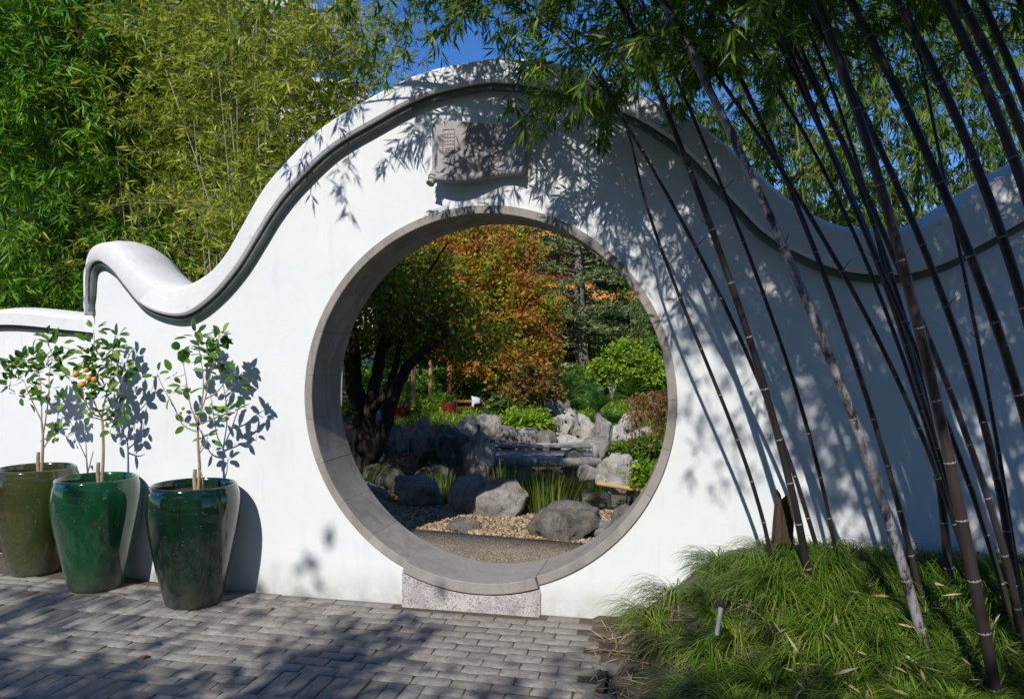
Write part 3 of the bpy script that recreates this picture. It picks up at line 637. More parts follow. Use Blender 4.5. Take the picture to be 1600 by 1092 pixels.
for _ in range(2600):
    x = rng.uniform(.7, 3.4); y = rng.uniform(-2.9, -.06)
    e = x - bed_edge(y)
    if e < .16: continue
    if (x - 1.30) ** 2 / .006 + (y + .95) ** 2 / .010 < 1: continue         # bare dip where the sprinkler stands
    if all((x - a) ** 2 + (y - b) ** 2 > .0145 for a, b in tuss): tuss.append((x, y))
for x, y in tuss:
    e = x - bed_edge(y); hump = np.clip(.75 + .35 * noise.noise((x * 1.6, y * 1.6, 9)) , .5, 1.2) * (0.85 if x > 2 else 1.0)
    hump = hump * rng.uniform(.75, 1.15); n = 250; az = rng.uniform(0, 2 * np.pi, n); rr = rng.uniform(0, .05, n)
    hump = 1.0 if (x - 1.3) ** 2 + (y + 1.12) ** 2 < .05 else hump
    root = np.stack((x + rr * np.cos(az), y + rr * np.sin(az), np.full(n, bed_z(x, y))), 1)
    L = rng.uniform(.22, .46, n) * hump * (1.0 if y > -.75 else .85); up = rng.uniform(.75, 1.5, n)
    root[:, 1] = np.minimum(root[:, 1], -.03)
    dead = rng.uniform(size=n) < (.14 if e < .35 else .05)
    az = np.where((y > -.35) & (np.sin(az) > .2) , -az, az)
    blades(g1, root[~dead], az[~dead], L[~dead], up[~dead], rng.uniform(.0030, .0064, (~dead).sum()))
    if dead.any(): blades(g2, root[dead], az[dead], L[dead] * .8, up[dead] * .55, rng.uniform(.003, .006, dead.sum()), 4)
N = 200; X = rng.uniform(.9, 3.0, N); Y = rng.uniform(-1.6, -.55, N); X = np.maximum(X + .3 * -Y, np.array([bed_edge(q) for q in Y]) + .42)
leaves(g2, np.stack((X, Y, [bed_z(a, b) + rng.uniform(.05, .17) for a, b in zip(X, Y)]), 1), rng.normal(size=(N, 3)) * (1, 1, .4), rng.uniform(.05, .11, N), rng.uniform(.008, .014, N), np.tile(UP, (N, 1)) + rng.normal(size=(N, 3)) * .5, .15)
tag(g1.build('mondo_grass', M['grass'], smooth=180), 'shaggy green mondo grass covering the bed under the bamboo', 'grass', kind='stuff')
N = 700; X = rng.uniform(.72, 1.6, N); Y = rng.uniform(-1.5, -.15, N); ok = X - np.array([bed_edge(q) for q in Y]) < .40; X, Y = X[ok], Y[ok]; N = len(X)
dd = rng.normal(size=(N, 3)); dd[:, 2] *= .12
leaves(g2, np.stack((X, Y, [bed_z(a, b) + .012 for a, b in zip(X, Y)]), 1), dd, rng.uniform(.05, .2, N), rng.uniform(.004, .010, N), np.tile(UP, (N, 1)) + rng.normal(size=(N, 3)) * .2, .1)
tag(g2.build('dry_straw', M['straw']), 'dry straw and dead blades along the edge of the bed', 'straw', kind='stuff')

# ------------------------------------------------------------------ black bamboo
nm = MB(); nm.lathe([(1.0, -1), (1.13, -.35), (1.16, 0), (1.10, .45), (1.0, 1)], sides=10); NODE = nm.mesh('node_ring', M['node'], 180)
def spray(lf, tw, p0, d0, Lb, ntw, nlf, Ll, Wl, droop=.9, rtw=.0022, hang=.55, spread=.9):
    """a drooping branch with leaf fans"""
    d = np.array(d0, float); d /= np.linalg.norm(d); pts = [np.array(p0, float)]; n = 7
    for k in range(n):
        d = d + np.array((rng.normal() * .08, rng.normal() * .08, -droop / n + rng.normal() * .05)); d /= np.linalg.norm(d); pts.append(pts[-1] + d * Lb / n)
    pts = np.array(pts)
    if tw is not None: tw.tube(pts, np.linspace(rtw, rtw * .35, n + 1), 4, False)
    t_ = rng.uniform(.18, 1.0, ntw) * n; i = np.minimum(t_.astype(int), n - 1); f = (t_ - i)[:, None]
    base = pts[i] * (1 - f) + pts[i + 1] * f; dr = pts[i + 1] - pts[i]
    td = unit(unit(dr) * .8 + rng.normal(size=(ntw, 3)) * .7 + (0, 0, -.15)); tl = rng.uniform(.04, .14, ntw) * (Ll / .1)
    end = base + td * tl[:, None]
    if tw is not None and rtw > .0015:
        for a, b in zip(base, end): tw.tube([a, b], [rtw * .4, rtw * .25], 3, False)
    k = np.repeat(np.arange(ntw), nlf); m_ = len(k)
    b_ = base[k] + (end - base)[k] * rng.uniform(.5, 1.0, m_)[:, None]
    ld = unit(td[k] * .6 + rng.normal(size=(m_, 3)) * spread * .55 + (0, 0, -hang))
    leaves(lf, b_, ld, rng.uniform(.65, 1.15, m_) * Ll, rng.uniform(.75, 1.2, m_) * Wl)
def culm(pix, Y0, m, r0, mat, label, group='black bamboo culms in front of the wall', seed=0, fol=1.0, top=4.7, curl=.035, node0=.2, bed=True, zf=2.75, nspr=3, dz=.010, maxn=30):
    P = []
    for px, py in pix[::-1]:                                     # base upwards
        Y = Y0
        for _ in range(5): q = atY(px, py, Y); Y = Y0 + m * max(0, q[2])
        P.append(q)
    P = np.array(P); zz = np.linspace(P[0, 2], P[-1, 2], 9)
    P = np.stack([np.polyval(np.polyfit(P[:, 2], P[:, 0], 3), zz), np.polyval(np.polyfit(P[:, 2], P[:, 1], 1), zz), zz], 1)
    if bed:
        zb = bed_z(P[0, 0], P[0, 1]) - .05
        if P[0, 2] > zb: d = P[1] - P[0]; P = np.vstack((P[0] + d / d[2] * (zb - P[0, 2]), P))
    d = unit(P[-1] - P[-2]); ext = [P[-1]]
    while ext[-1][2] < top and len(ext) < maxn:
        d = unit(d + np.array((-curl, 0, -dz))); ext.append(ext[-1] + d * .22)
    P = np.vstack((P, ext[1:])); Q = crm(P, 260); ln = np.concatenate(([0], np.cumsum(np.linalg.norm(np.diff(Q, axis=0), axis=1))))
    tot = ln[-1]; r_ = random.Random(seed); nodes = []; s = node0 * r_.uniform(.4, 1); gap = node0
    while s < tot - .05: nodes.append(s); s += gap * r_.uniform(.93, 1.08); gap = min(gap * 1.05, .34)
    ss = sorted(set([round(x, 4) for nd in nodes for x in (nd - .012, nd, nd + .012)] + [round(x, 4) for x in np.linspace(0, tot, 40)])); ss = np.array([x for x in ss if 0 <= x <= tot])
    at = lambda s_: np.array([np.interp(s_, ln, Q[:, k]) for k in range(3)]).T
    rad = r0 * (1 - .62 * (ss / tot) ** 1.3); nd = np.array(nodes)
    rad = rad * (1 + .07 * np.exp(-(np.min(np.abs(ss[:, None] - nd[None]), axis=1) / .006) ** 2))
    base = Q[0]; t = empty('black_bamboo', base); tag(t, label, 'bamboo', group)
    mb = MB(); mb.tube(at(ss) - base, rad, 9); mb.build('stem', mat, t, 180)
    lf, tw = MB(), MB()
    for k, s_ in enumerate(nodes):
        p = at(s_); tg = Vector(at(min(s_ + .02, tot)) - at(max(s_ - .02, 0))).normalized(); r = r0 * (1 - .62 * (s_ / tot) ** 1.3)
        if p[2] < 3.35:
            o = link_mesh('node_ring', NODE, t, p - base); o.scale = (r * .97, r * .97, .0035 + r * .10); o.rotation_euler = tg.to_track_quat('Z', 'Y').to_euler()
        if fol > 0 and p[2] > zf:
            hh = min(1.0, (p[2] - 2.4) / 1.2)
            for _ in range(nspr if p[2] < 3.5 or not bed else nspr - 1):
                az = r_.uniform(0, 6.283); spray(lf, tw, p - base, (math.cos(az) - .25, math.sin(az) * .8, r_.uniform(.1, .7)), r_.uniform(.35, .95) * (.5 + .6 * hh), int(20 * fol) + 3, 5, .092, .0125, r_.uniform(.7, 1.5))
        elif p[2] > 1.4 and r_.random() < .38:
            az = r_.uniform(0, 6.283); tw.tube([p - base, p - base + np.array((math.cos(az) * .05, math.sin(az) * .05, .05))], [.003, .001], 4)
    if lf.n: lf.build('foliage', M['lf_black'], t)
    if tw.n: tag(tw.build('branchlets', M['twig'], t), kind='stuff')
    return t
CU = [
 ([(985, 210), (1000, 305), (1025, 367), (1050, 434), (1082, 505), (1107, 569), (1132, 637), (1156, 700), (1176, 761), (1193, 817), (1203, 866), (1215, 936)], -.34, -.10, .0105, 'culm_black', 'thin black bamboo culm, leftmost at grass level', .9),
 ([(930, 120), (1000, 228), (1046, 305), (1082, 379), (1114, 443), (1156, 532), (1171, 564), (1217, 676), (1241, 729), (1262, 800), (1272, 850)], -.20, -.12, .0115, 'culm_black', 'thin black bamboo culm passing just behind the stout second culm', .9),
 ([(985, 40), (1000, 67), (1041, 173), (1075, 260), (1103, 333), (1130, 415), (1158, 491), (1178, 552), (1194, 600), (1217, 676), (1230, 740), (1246, 820), (1258, 873), (1273, 951)], -.48, -.08, .0185, 'culm_black', 'stout black bamboo culm beside the split wooden stump, second from the left', 1.0),
 ([(1010, 20), (1046, 90), (1094, 209), (1133, 306), (1165, 388), (1192, 461), (1220, 539), (1237, 588), (1257, 647), (1271, 703), (1283, 754), (1295, 800), (1305, 861)], -.22, -.10, .0105, 'culm_black', 'slim straight black bamboo culm close to the wall, right of the stump', .8),
 ([(1095, 0), (1114, 40), (1146, 90), (1172, 150), (1197, 209), (1220, 260), (1252, 347), (1288, 438), (1327, 532), (1349, 603), (1375, 688), (1395, 759), (1410, 812), (1432, 905)], -.52, -.06, .0135, 'culm_black', 'slim black bamboo culm just behind the powdery white one', .9),
 ([(1040, 10), (1071, 67), (1124, 173), (1172, 267), (1215, 367), (1256, 463), (1295, 556), (1329, 644), (1361, 732), (1388, 807), (1407, 878), (1427, 936), (1439, 995)], -.85, -.06, .0215, 'culm_powder', 'stout bamboo culm dusted with pale powder, reaching the grass in front', 1.0),
 ([(1190, 10), (1206, 40), (1229, 86), (1252, 138), (1293, 235), (1341, 333), (1380, 425), (1412, 510), (1436, 620), (1461, 725), (1480, 858)], -.40, -.05, .0185, 'culm_black', 'dark bamboo culm whose foot stands close to the shaded wall', .9),
 ([(1080, 60), (1114, 118), (1188, 209), (1256, 324), (1320, 429), (1363, 520), (1392, 569), (1427, 651), (1475, 763), (1504, 861)], -.62, -.08, .0115, 'culm_black', 'thin dark bamboo culm slanting more steeply than its neighbours', .8),
 ([(1280, 15), (1300, 67), (1320, 122), (1346, 186), (1366, 264), (1389, 344), (1414, 420), (1437, 525), (1458, 608), (1480, 707), (1502, 800), (1519, 890), (1536, 983), (1549, 1046)], -1.15, -.06, .0225, 'culm_brown', 'thick red brown bamboo culm with a pale peeled scar, nearest at the right', 1.0),
 ([(1325, 0), (1348, 40), (1378, 88), (1407, 148), (1435, 212), (1462, 278), (1490, 333), (1515, 402), (1533, 447), (1556, 507), (1600, 640), (1640, 800), (1665, 930)], -1.2, -.05, .0195, 'culm_black', 'thick dark bamboo culm leaving the frame at mid height on the right', 1.0),
 ([(1395, -5), (1421, 40), (1451, 86), (1478, 145), (1501, 202), (1527, 260), (1545, 317), (1560, 360), (1610, 520), (1660, 720), (1690, 900)], -1.3, -.05, .0195, 'culm_black', 'thick dark bamboo culm leaving the frame high on the right', .9),
 ([(1310, 100), (1353, 186), (1398, 276), (1433, 367), (1472, 457), (1488, 520), (1524, 612), (1543, 681), (1558, 744), (1580, 880)], -.80, -.05, .0165, 'culm_black', 'medium dark bamboo culm leaning beside the thick red brown one, on its right', .8),
 ([(1475, 0), (1494, 40), (1517, 86), (1536, 122), (1560, 186), (1610, 330), (1670, 560), (1710, 860)], -1.35, -.04, .0215, 'culm_black', 'thick dark culm crossing the upper right corner, inner one of two', .8),
 ([(1500, 0), (1522, 40), (1540, 77), (1560, 120), (1630, 300), (1720, 640), (1760, 900)], -1.25, -.04, .0215, 'culm_black', 'thick dark culm crossing the upper right corner, outer one of two', .8),
 ([(1330, 250), (1395, 400), (1446, 520), (1480, 593), (1509, 681), (1538, 768), (1566, 850), (1585, 930)], -.90, -.05, .0135, 'culm_black', 'slim dark culm rising from the grass near the right edge', .7),
 ([(1360, 330), (1412, 520), (1434, 603), (1458, 690), (1485, 760), (1510, 850), (1523, 910)], -.55, -.05, .0105, 'culm_black', 'very thin dark culm with its foot in the grass left of the red brown culm', .6),
 ([(1255, 130), (1300, 240), (1340, 340), (1375, 420), (1410, 500), (1447, 580), (1480, 650), (1500, 730), (1529, 803), (1560, 890)], -.75, -.05, .0125, 'culm_black', 'slim dark culm low at the right, just right of the red brown foot', .7),
 ([(1240, 40), (1262, 120), (1302, 196), (1339, 275), (1362, 330), (1400, 450), (1430, 560), (1450, 650), (1470, 760), (1482, 840)], -.30, -.05, .0125, 'culm_black', 'slim dark culm running close to the shaded wall between two thick ones', .7),
 ([(1150, 40), (1200, 140), (1256, 196), (1284, 250), (1330, 360), (1380, 480), (1420, 580), (1452, 690), (1490, 800)], -.45, -.05, .0105, 'culm_black', 'very thin dark culm slanting behind the crowd from the upper left', .6),
 ([(1440, 100), (1470, 250), (1500, 400), (1530, 540), (1552, 660), (1575, 800)], -.60, -.05, .0095, 'culm_black', 'thinnest dark culm seen between the thick ones at the right edge', .6),
 ([(1560, 60), (1640, 260), (1720, 500), (1790, 800)], -1.0, -.04, .020, 'culm_black', None, .9),
 ([(1620, 60), (1700, 260), (1790, 520), (1850, 800)], -.7, -.04, .020, 'culm_black', None, .9),
]
for k, (pix, Y0, m, r0, mat, label, fol) in enumerate(CU):
    culm(pix, Y0, m, r0, M[mat], label or 'dark bamboo culm of the grove beyond the right edge, shading the wall', seed=k, fol=fol, **({0: dict(curl=.16, dz=.075, maxn=6), 1: dict(curl=.15, dz=.09, maxn=9), 2: dict(curl=.14, dz=.075, maxn=11), 3: dict(curl=.15, dz=.085, maxn=13), 4: dict(curl=.13, dz=.075, maxn=14), 5: dict(curl=.12, dz=.06, maxn=12), 7: dict(curl=.10, dz=.05, maxn=13)}.get(k, {})))

for k in range(17):                                               # the grove goes on beyond the right edge
    y = -1.0 - 2.7 * (k / 16) + random.uniform(-.15, .15); x = 3.2 + .55 * (k % 3) + random.uniform(-.2, .2)
    pts = [np.array((x - .10 * j * j * (.30 if y > -2.2 else .42), y, .1 + .62 * j)) for j in range(6)]
    pix = []
    for q in pts[::-1]: d = q - CAM; Z = max(d @ FW, .2); pix.append((800 + (d @ RT) / Z * FPX, 546 - d[2] / Z * FPX))
    culm(pix, y, 0.0, .018, M['culm_black'], 'dark bamboo culm of the grove beyond the right edge, shading the wall', seed=100 + k, fol=1.0, top=4.9, curl=.02, bed=False, zf=3.0 if y < -2 else 3.1, nspr=5 if y < -2.2 else 4)

# ------------------------------------------------------------------ stump, sprinkler, small things
sp = W(1217, 880, 4.02); st = MB(); v = []; ns = 11
hts = [.30, .33, .31, .24, .12, .16, .27, .33, .34, .33, .31]
for k in range(ns):
    a_ = 2 * math.pi * k / ns - 1.9; rr = .048 * (1 + .20 * math.sin(3 * a_ + 1) + random.uniform(-.12, .12)); c, s_ = math.cos(a_), math.sin(a_)
    v += [(rr * c * .95, rr * s_, -.12), (rr * c * 1.04, rr * s_, hts[k] * .5), (rr * c, rr * s_, hts[k]), (rr * c * .62, rr * s_ * .62, hts[k] - .015), (rr * c * .55, rr * s_ * .55, .06)]
i = np.arange(ns)[:, None] * 5 + np.arange(4)[None]; j = ((np.arange(ns) + 1) % ns)[:, None] * 5 + np.arange(4)[None]
st.add(v, np.stack((i, j, j + 1, i + 1), -1).reshape(-1, 4)); st.f.append(np.array([[q * 5 + 4 for q in range(ns)]]))
sp[2] = bed_z(sp[0], sp[1]); o = st.build('wooden_stump', M['stump'], smooth=40, loc=sp); o.rotation_euler = (R(-4), R(5), 0)
o.scale = (1, 1, 1.05)
tag(o, 'split brown wooden stump sticking up between two bamboo culms', 'stump')
q = W(1124, 980, 3.38); ir = empty('sprinkler_riser', (q[0], q[1], q[2] + .045)); ir.scale = (.85, .85, .58); ir.rotation_euler = (0, R(8), 0); tag(ir, 'short grey irrigation pipe with black cap poking out of the grass', 'sprinkler')
mb = MB(); mb.lathe([(0, -.13), (.011, -.13), (.0115, .075), (.0125, .076), (.0125, .085), (0, .085)], sides=16); mb.build('pipe', M['pipe'], ir, 40)
mb = MB(); mb.lathe([(.0, .083), (.017, .083), (.0175, .105), (.0135, .108), (.0125, .112), (.0125, .14), (.0105, .145), (0, .145)], sides=16); mb.build('cap', M['blackplastic'], ir, 40)
for (fx, fy, lab, s) in ((231, 1022, 'curled brown leaf lying on the paving below the pots', .06), (199, 927, 'small orange leaf on the paving at the foot of the emerald pot', .035), (426, 948, 'yellowish leaf on the paving between dark pot and sill', .04)):
    p = atz(fx, fy, .006); mb = MB()
    mb.add([(0, 0, 0), (.25, .28, .12), (.6, .32, .2), (1, 0, .05), (.6, -.28, .1), (.25, -.26, .04), (.5, 0, -.02)], [(0, 1, 6), (1, 2, 6), (2, 3, 6), (3, 4, 6), (4, 5, 6), (5, 0, 6)])
    o = mb.build('fallen_leaf', M['fallen'], loc=p); o.scale = (s, s, s); o.rotation_euler = (0, 0, fx); tag(o, lab, 'leaf', 'fallen leaves on the paving')

# ------------------------------------------------------------------ bamboo behind the wall
def back_bamboo(x, y, h, lean, mat_l, mat_c, label, group, name, nspray, Ll, Wl, zmin, culm_r=.012, reach=(.5, 1.3), droop=.8, nlf=6, ntw=12, twm=None, hang=.35, extra=0):
    t = empty(name, (x, y, gz(x, y) - .05)); tag(t, label, 'bamboo', group)
    z = np.linspace(0, h, 12); P = np.stack((lean[0] * (z / h) ** 2, lean[1] * (z / h) ** 2, z), 1)
    mb = MB(); mb.tube(P, np.linspace(culm_r, culm_r * .4, 12), 6); mb.build('stem', mat_c, t, 180)
    for q in range(extra):
        dx, dy = rng.normal(size=2) * .16; l2 = rng.normal(size=2) * .35; P2 = np.stack((dx + l2[0] * (z / h) ** 1.5, dy + l2[1] * (z / h) ** 1.5, z * rng.uniform(.8, 1.0)), 1); mb = MB(); mb.tube(P2, np.linspace(culm_r, culm_r * .4, 12) * rng.uniform(.6, .9), 5); mb.build('stem', mat_c, t, 180)
    lf, tw = MB(), MB()
    for _ in range(nspray):
        zz = rng.uniform(zmin, h); p = np.array([np.interp(zz, z, P[:, k]) for k in range(3)]); az = rng.uniform(0, 6.283)
        spray(lf, tw, p, (math.cos(az), math.sin(az), rng.uniform(.1, .9)), rng.uniform(*reach), ntw, nlf, Ll, Wl, droop * rng.uniform(.6, 1.3), .0024, hang)
    lf.build('foliage', mat_l, t); tag(tw.build('branchlets', twm or M['twig'], t), kind='stuff')
for k in range(13):
    p = W(rng.uniform(-20, 235), 546, rng.uniform(6.9, 9.2))
    back_bamboo(p[0], p[1], rng.uniform(4.6, 6.3), (rng.uniform(-.3, .4), -.4), M['lf_lush'], M['culm_green'], 'tall green bamboo with lush leaves behind the low wall at left', 'lush bamboo behind the low wall', 'green_bamboo', 60, .145, .019, 1.5, .017, (.5, 1.1), .9, 6, 13)
for k in range(17):
    px = rng.uniform(205, 545); p = W(px, 546, rng.uniform(6.6, 8.4) if px < 380 else rng.uniform(6.0, 6.7))
    sp_ = 56 if px < 390 else 36 if px < 455 else 15
    back_bamboo(p[0], p[1], rng.uniform(4.2, 4.8) if px < 400 else rng.uniform(3.9, 4.3), (rng.uniform(-.2, .4), -.2), M['lf_fine'], M['culm_pale'], 'slender yellow green bamboo with fine leaves behind the wave of the wall', 'fine bamboo behind the gate wall', 'fine_bamboo', int(sp_ * 1.35), .092, .0155, 1.6 if px < 380 else 2.2, .008, (.45, 1.05), .35, 6, 14, M['twig_pale'], .15, 4 if px < 430 else 0)
for k in range(9):                                                # a further row closing the gaps
    p = W(-30 + k * 50, 546, rng.uniform(10, 11.5)); 
    back_bamboo(p[0], p[1], rng.uniform(6.0, 6.9), (.3, -.5), M['lf_lush'] if k < 5 else M['lf_fine'], M['culm_green'], 'taller bamboo filling the gaps in the second row behind the wall', 'second row of bamboo behind the wall', 'green_bamboo', 60 if k < 7 else 26, .21, .032, 1.2, .02, (.7, 1.5), .8, 6, 13)
for k in range(15):                                               # drooping bamboo behind the right half of the wall
    px = 1085 + k * 40 + rng.uniform(-15, 15); p = W(px, 546, rng.uniform(6.0, 8.5))
    back_bamboo(p[0], p[1], rng.uniform(4.8, 6.2), (-.5, -.3), M['lf_weep'], M['culm_green'], 'drooping bamboo with hanging leaves behind the right part of the wall', 'drooping bamboo behind the right wall', 'drooping_bamboo', 44, .125, .016, 2.0 if px > 1120 else 2.9, .012, (.5, 1.2), 1.5, 6, 14, None, 1.1)

# ------------------------------------------------------------------ garden behind the gate: rocks
bm0 = bmesh.new(); bmesh.ops.create_icosphere(bm0, subdivisions=4, radius=1); R4 = (np.array([q.co[:] for q in bm0.verts]), np.array([[x.index for x in f.verts] for f in bm0.faces])); bm0.free()
bm0 = bmesh.new(); bmesh.ops.create_icosphere(bm0, subdivisions=3, radius=1); R3 = (np.array([q.co[:] for q in bm0.verts]), np.array([[x.index for x in f.verts] for f in bm0.faces])); bm0.free()
def rock(l, t, r, b, Z, mat, label, seed, group=None, near=False, block=.55, name='boulder', dep=.75):
    v, f = (R4 if near else R3); sd = seed * 7.31; out = []
    for q in v:
        n_ = Vector(q); m_ = max(abs(n_.x), abs(n_.y), abs(n_.z)); p = n_ * ((1 - block) + block / m_ * .82)
        for pl_ in range(8):                                       # chipped planes
            rr = random.Random(seed * 13 + pl_); nrm = Vector((rr.gauss(0, 1), rr.gauss(0, 1), rr.gauss(.3, .8))).normalized(); d = p.dot(nrm) - rr.uniform(.60, .90)
            if d > 0: p = p - nrm * d * .85
        a = noise.fractal((n_.x * 1.3 + sd, n_.y * 1.3, n_.z * 1.1), 1.0, 2.0, 3)
        c = noise.ridged_multi_fractal((n_.x * 2.2 + sd, n_.y * 2.2 - sd, n_.z * 1.7), 1.0, 2.2, 4 if near else 3, 1.0, 2.0)
        out.append(p * (1 + .20 * a + .075 * (c - 1)))
    rr = random.Random(seed + 500); rot = np.array(Matrix.Rotation(rr.uniform(-.5, .5), 3, 'Y') @ Matrix.Rotation(rr.uniform(-.3, .3), 3, 'X') @ Matrix.Rotation(rr.uniform(0, 3), 3, 'Z'))
    out = np.array([x[:] for x in out]) @ rot.T; mn, mx = out.min(0), out.max(0); out = (out - (mn + mx) / 2) / (mx - mn)
    wdt, hgt = (r - l) * Z / FPX * (1.28 if Z > 12 and Z < 15 else 1.06), (b - t) * Z / FPX * 1.16 + .03
    c = W((l + r) / 2, b, Z); out = out * (wdt, wdt * dep, hgt) + (0, 0, hgt / 2 - (.03 + (b - t) * Z / FPX * .14))
    a_ = YAW; out = np.stack((out[:, 0] * math.cos(a_) - out[:, 1] * math.sin(a_), out[:, 0] * math.sin(a_) + out[:, 1] * math.cos(a_), out[:, 2]), 1)
    mb = MB(); mb.add(out, f); o = mb.build(name, mat, smooth=40 if near else 50, loc=c); tag(o, label, 'rock', group); return o
RK = [
 (618, 742, 690, 786, 7.2, 'rock_grey', 'grey dappled boulder beside the gravel, between grass tufts', 1, 1),
 (702, 742, 775, 806, 6.9, 'rock_grey', 'large weathered boulder behind the path, left half of the joined pair', 2, 1),
 (742, 748, 824, 812, 6.75, 'rock_grey', 'large weathered boulder with brown streaks behind the path, right of the pair', 3, 1),
 (826, 783, 938, 834, 5.95, 'rock_dark', 'dark boulder at the edge of the lit path, its right end sunlit', 4, 1),
 (698, 808, 750, 828, 6.1, 'rock_dark', 'small flat dark stone in the shaded gravel', 5, 1),
 (950, 786, 1010, 838, 5.6, 'rock_dark', 'dark boulder half hidden by the right edge of the round opening', 6, 1),
 (925, 812, 962, 836, 5.9, 'rock_grey', 'small grey stone between the two dark boulders by the path', 7, 1),
 (555, 752, 607, 780, 7.4, 'rock_grey', 'low pale stone against the left edge of the round opening', 8, 1),
 (568, 724, 636, 768, 8.0, 'rock_moss', 'mossy dark boulder left of the gravel', 9, 1),
 (640, 726, 705, 770, 8.4, 'rock_moss', 'low moss covered mound of rock behind the dappled boulder', 10, 1),
 (652, 698, 700, 742, 9.2, 'rock_moss', 'rounded mossy boulder at the foot of the dark rock wall', 11, 1),
 (722, 676, 772, 752, 8.8, 'rock_grey', 'tall upright grooved stone in front of the bridge', 12, 1),
 (596, 664, 640, 722, 10.6, 'rock_dark', 'dark upright rock beside the leaning trunks', 13, 1),
 (630, 662, 680, 716, 10.8, 'rock_dark', 'dark ridged rock in the middle of the shaded rock wall', 14, 1),
 (672, 664, 735, 722, 10.9, 'rock_moss', 'broad shaded rock with mossy top behind the upright stone', 15, 1),
 (648, 650, 672, 684, 11.6, 'rock_dark', 'small pointed rock standing on the shaded rock wall', 16, 0),
 (560, 640, 600, 716, 10.4, 'rock_grey', 'pale speckled rock seen between the leaning trunks', 17, 0),
 (714, 648, 744, 680, 12.2, 'rock_grey', 'grey rock below the white stone bench base, left one', 18, 0),
 (745, 646, 782, 682, 12.4, 'rock_grey', 'grey rock below the white stone bench base, right one', 19, 0),
 (775, 664, 815, 700, 12.0, 'rock_dark', 'shaded grooved rock left of the pale bank', 20, 0),
 (806, 668, 850, 702, 11.9, 'rock_grey', 'long shaded rock just above the bridge railing', 21, 0),
 (838, 672, 872, 704, 11.7, 'rock_dark', 'shaded rock meeting the pale bank above the bridge', 22, 0),
 (846, 622, 878, 652, 14.2, 'rock_grey', 'half shaded rock at the top left of the pale bank', 23, 0),
 (862, 637, 905, 680, 13.4, 'rock_pale', 'big rounded pale boulder in the middle of the bank', 24, 1),
 (844, 650, 868, 672, 13.6, 'rock_pale', 'small pale stone left of the big rounded boulder', 25, 0),
 (900, 646, 920, 668, 13.8, 'rock_pale', 'small pale stone right behind the big rounded boulder', 26, 0),
 (908, 655, 934, 688, 13.2, 'rock_pale', 'pale wedge shaped stone left of the crinkled rock', 27, 0),
 (928, 648, 954, 692, 12.9, 'rock_grey', 'crinkled upright grey rock on the bank', 28, 1),
 (950, 662, 978, 696, 13.0, 'rock_pale', 'pale smooth boulder right of the crinkled rock', 29, 0),
 (968, 646, 996, 670, 13.8, 'rock_pale', 'pale boulder under the weeping reddish tree', 30, 0),
 (984, 640, 1004, 660, 14.4, 'rock_pale', 'upper pale boulder beside the weeping reddish tree', 31, 0),
 (980, 666, 1022, 694, 12.9, 'rock_pale', 'long pale rock at the right end of the bank', 32, 0),
 (866, 678, 912, 708, 12.1, 'rock_pale', 'broad pale rock directly behind the bridge railing', 33, 1),
 (906, 684, 950, 712, 12.0, 'rock_grey', 'grey rock behind the end post of the bridge', 34, 0),
 (934, 708, 986, 748, 10.6, 'rock_pale', 'large pale boulder at the water right of the bridge', 35, 1),
 (962, 724, 992, 752, 10.3, 'rock_grey', 'grey rounded stone at the water edge', 36, 0),
 (984, 718, 1012, 748, 10.5, 'rock_grey', 'grey stone behind the lime sprigs', 37, 0),
 (902, 724, 938, 748, 10.8, 'rock_grey', 'half shaded stone under the bridge end', 38, 0),
 (930, 740, 950, 756, 10.2, 'rock_pale', 'small pale ledge stone at the water', 39, 0),
 (944, 744, 984, 766, 10.0, 'rock_pale', 'low speckled ledge stone behind the bamboo pole', 40, 0),
 (978, 748, 1008, 768, 9.8, 'rock_grey', 'low grey ledge stone at the right water edge', 41, 0),
 (856, 566, 900, 590, 20.5, 'rock_pale', 'rounded pale boulder left of the cedar trunk', 42, 0),
 (838, 548, 905, 580, 22.5, 'rock_grey', 'tall grey rock face behind the rounded boulder', 43, 0),
 (916, 542, 962, 585, 22.5, 'rock_dark', 'shaded rock face right of the cedar trunk', 44, 0),
 (655, 594, 672, 630, 19.0, 'rock_pale', 'pale standing stone between two timber posts', 45, 0),
 (560, 690, 600, 722, 9.2, 'rock_grey', 'low pale rock at the foot of the leaning trunks', 46, 0),
 (880, 700, 912, 730, 10.9, 'rock_dark', 'dark stone in the shade beneath the bridge', 47, 0),
 (1000, 690, 1040, 720, 12.0, 'rock_pale', 'pale stone behind the clipped hedge', 48, 0),
]
for l, t, r, b, Z, m, lab, sd, nr in RK:
    rock(l, t, r, b, Z, M[m], lab, sd, 'garden rocks around the pond', bool(nr), block=.35 + .3 * ((sd * 37) % 10) / 10, dep=.85)

# bridge
bz = 11.2; br = empty('stone_bridge', W(820, 722, bz)); tag(br, 'low grey stone footbridge with a plain rail over the pond', 'bridge')
b0 = np.array(br.location); b0w = lambda px, py, Z=bz: W(px, py, Z) - b0
def bar(name, x0, x1, y0, y1, Zd, dep, mat):
    a = b0w((x0 + x1) / 2, (y0 + y1) / 2, Zd); mb = MB(); mb.box((0, 0, 0), ((x1 - x0) * Zd / FPX, dep, (y1 - y0) * Zd / FPX)); o = mb.build(name, mat, br); o.location = Vector(a); o.rotation_euler = (0, 0, YAW); return o
bar('deck', 762, 934, 709, 722, bz, .9, M['stoneslab'])
bar('rail', 766, 928, 695, 699.5, bz - .38, .07, M['stoneslab']); bar('rail', 766, 928, 692, 696, bz + .38, .07, M['stoneslab'])
for x in (926, 766): bar('post', x, x + 8, 694, 716, bz - .38, .10, M['stoneslab'])
for x in (922, 770): bar('post', x, x + 8, 691, 712, bz + .38, .10, M['stoneslab'])
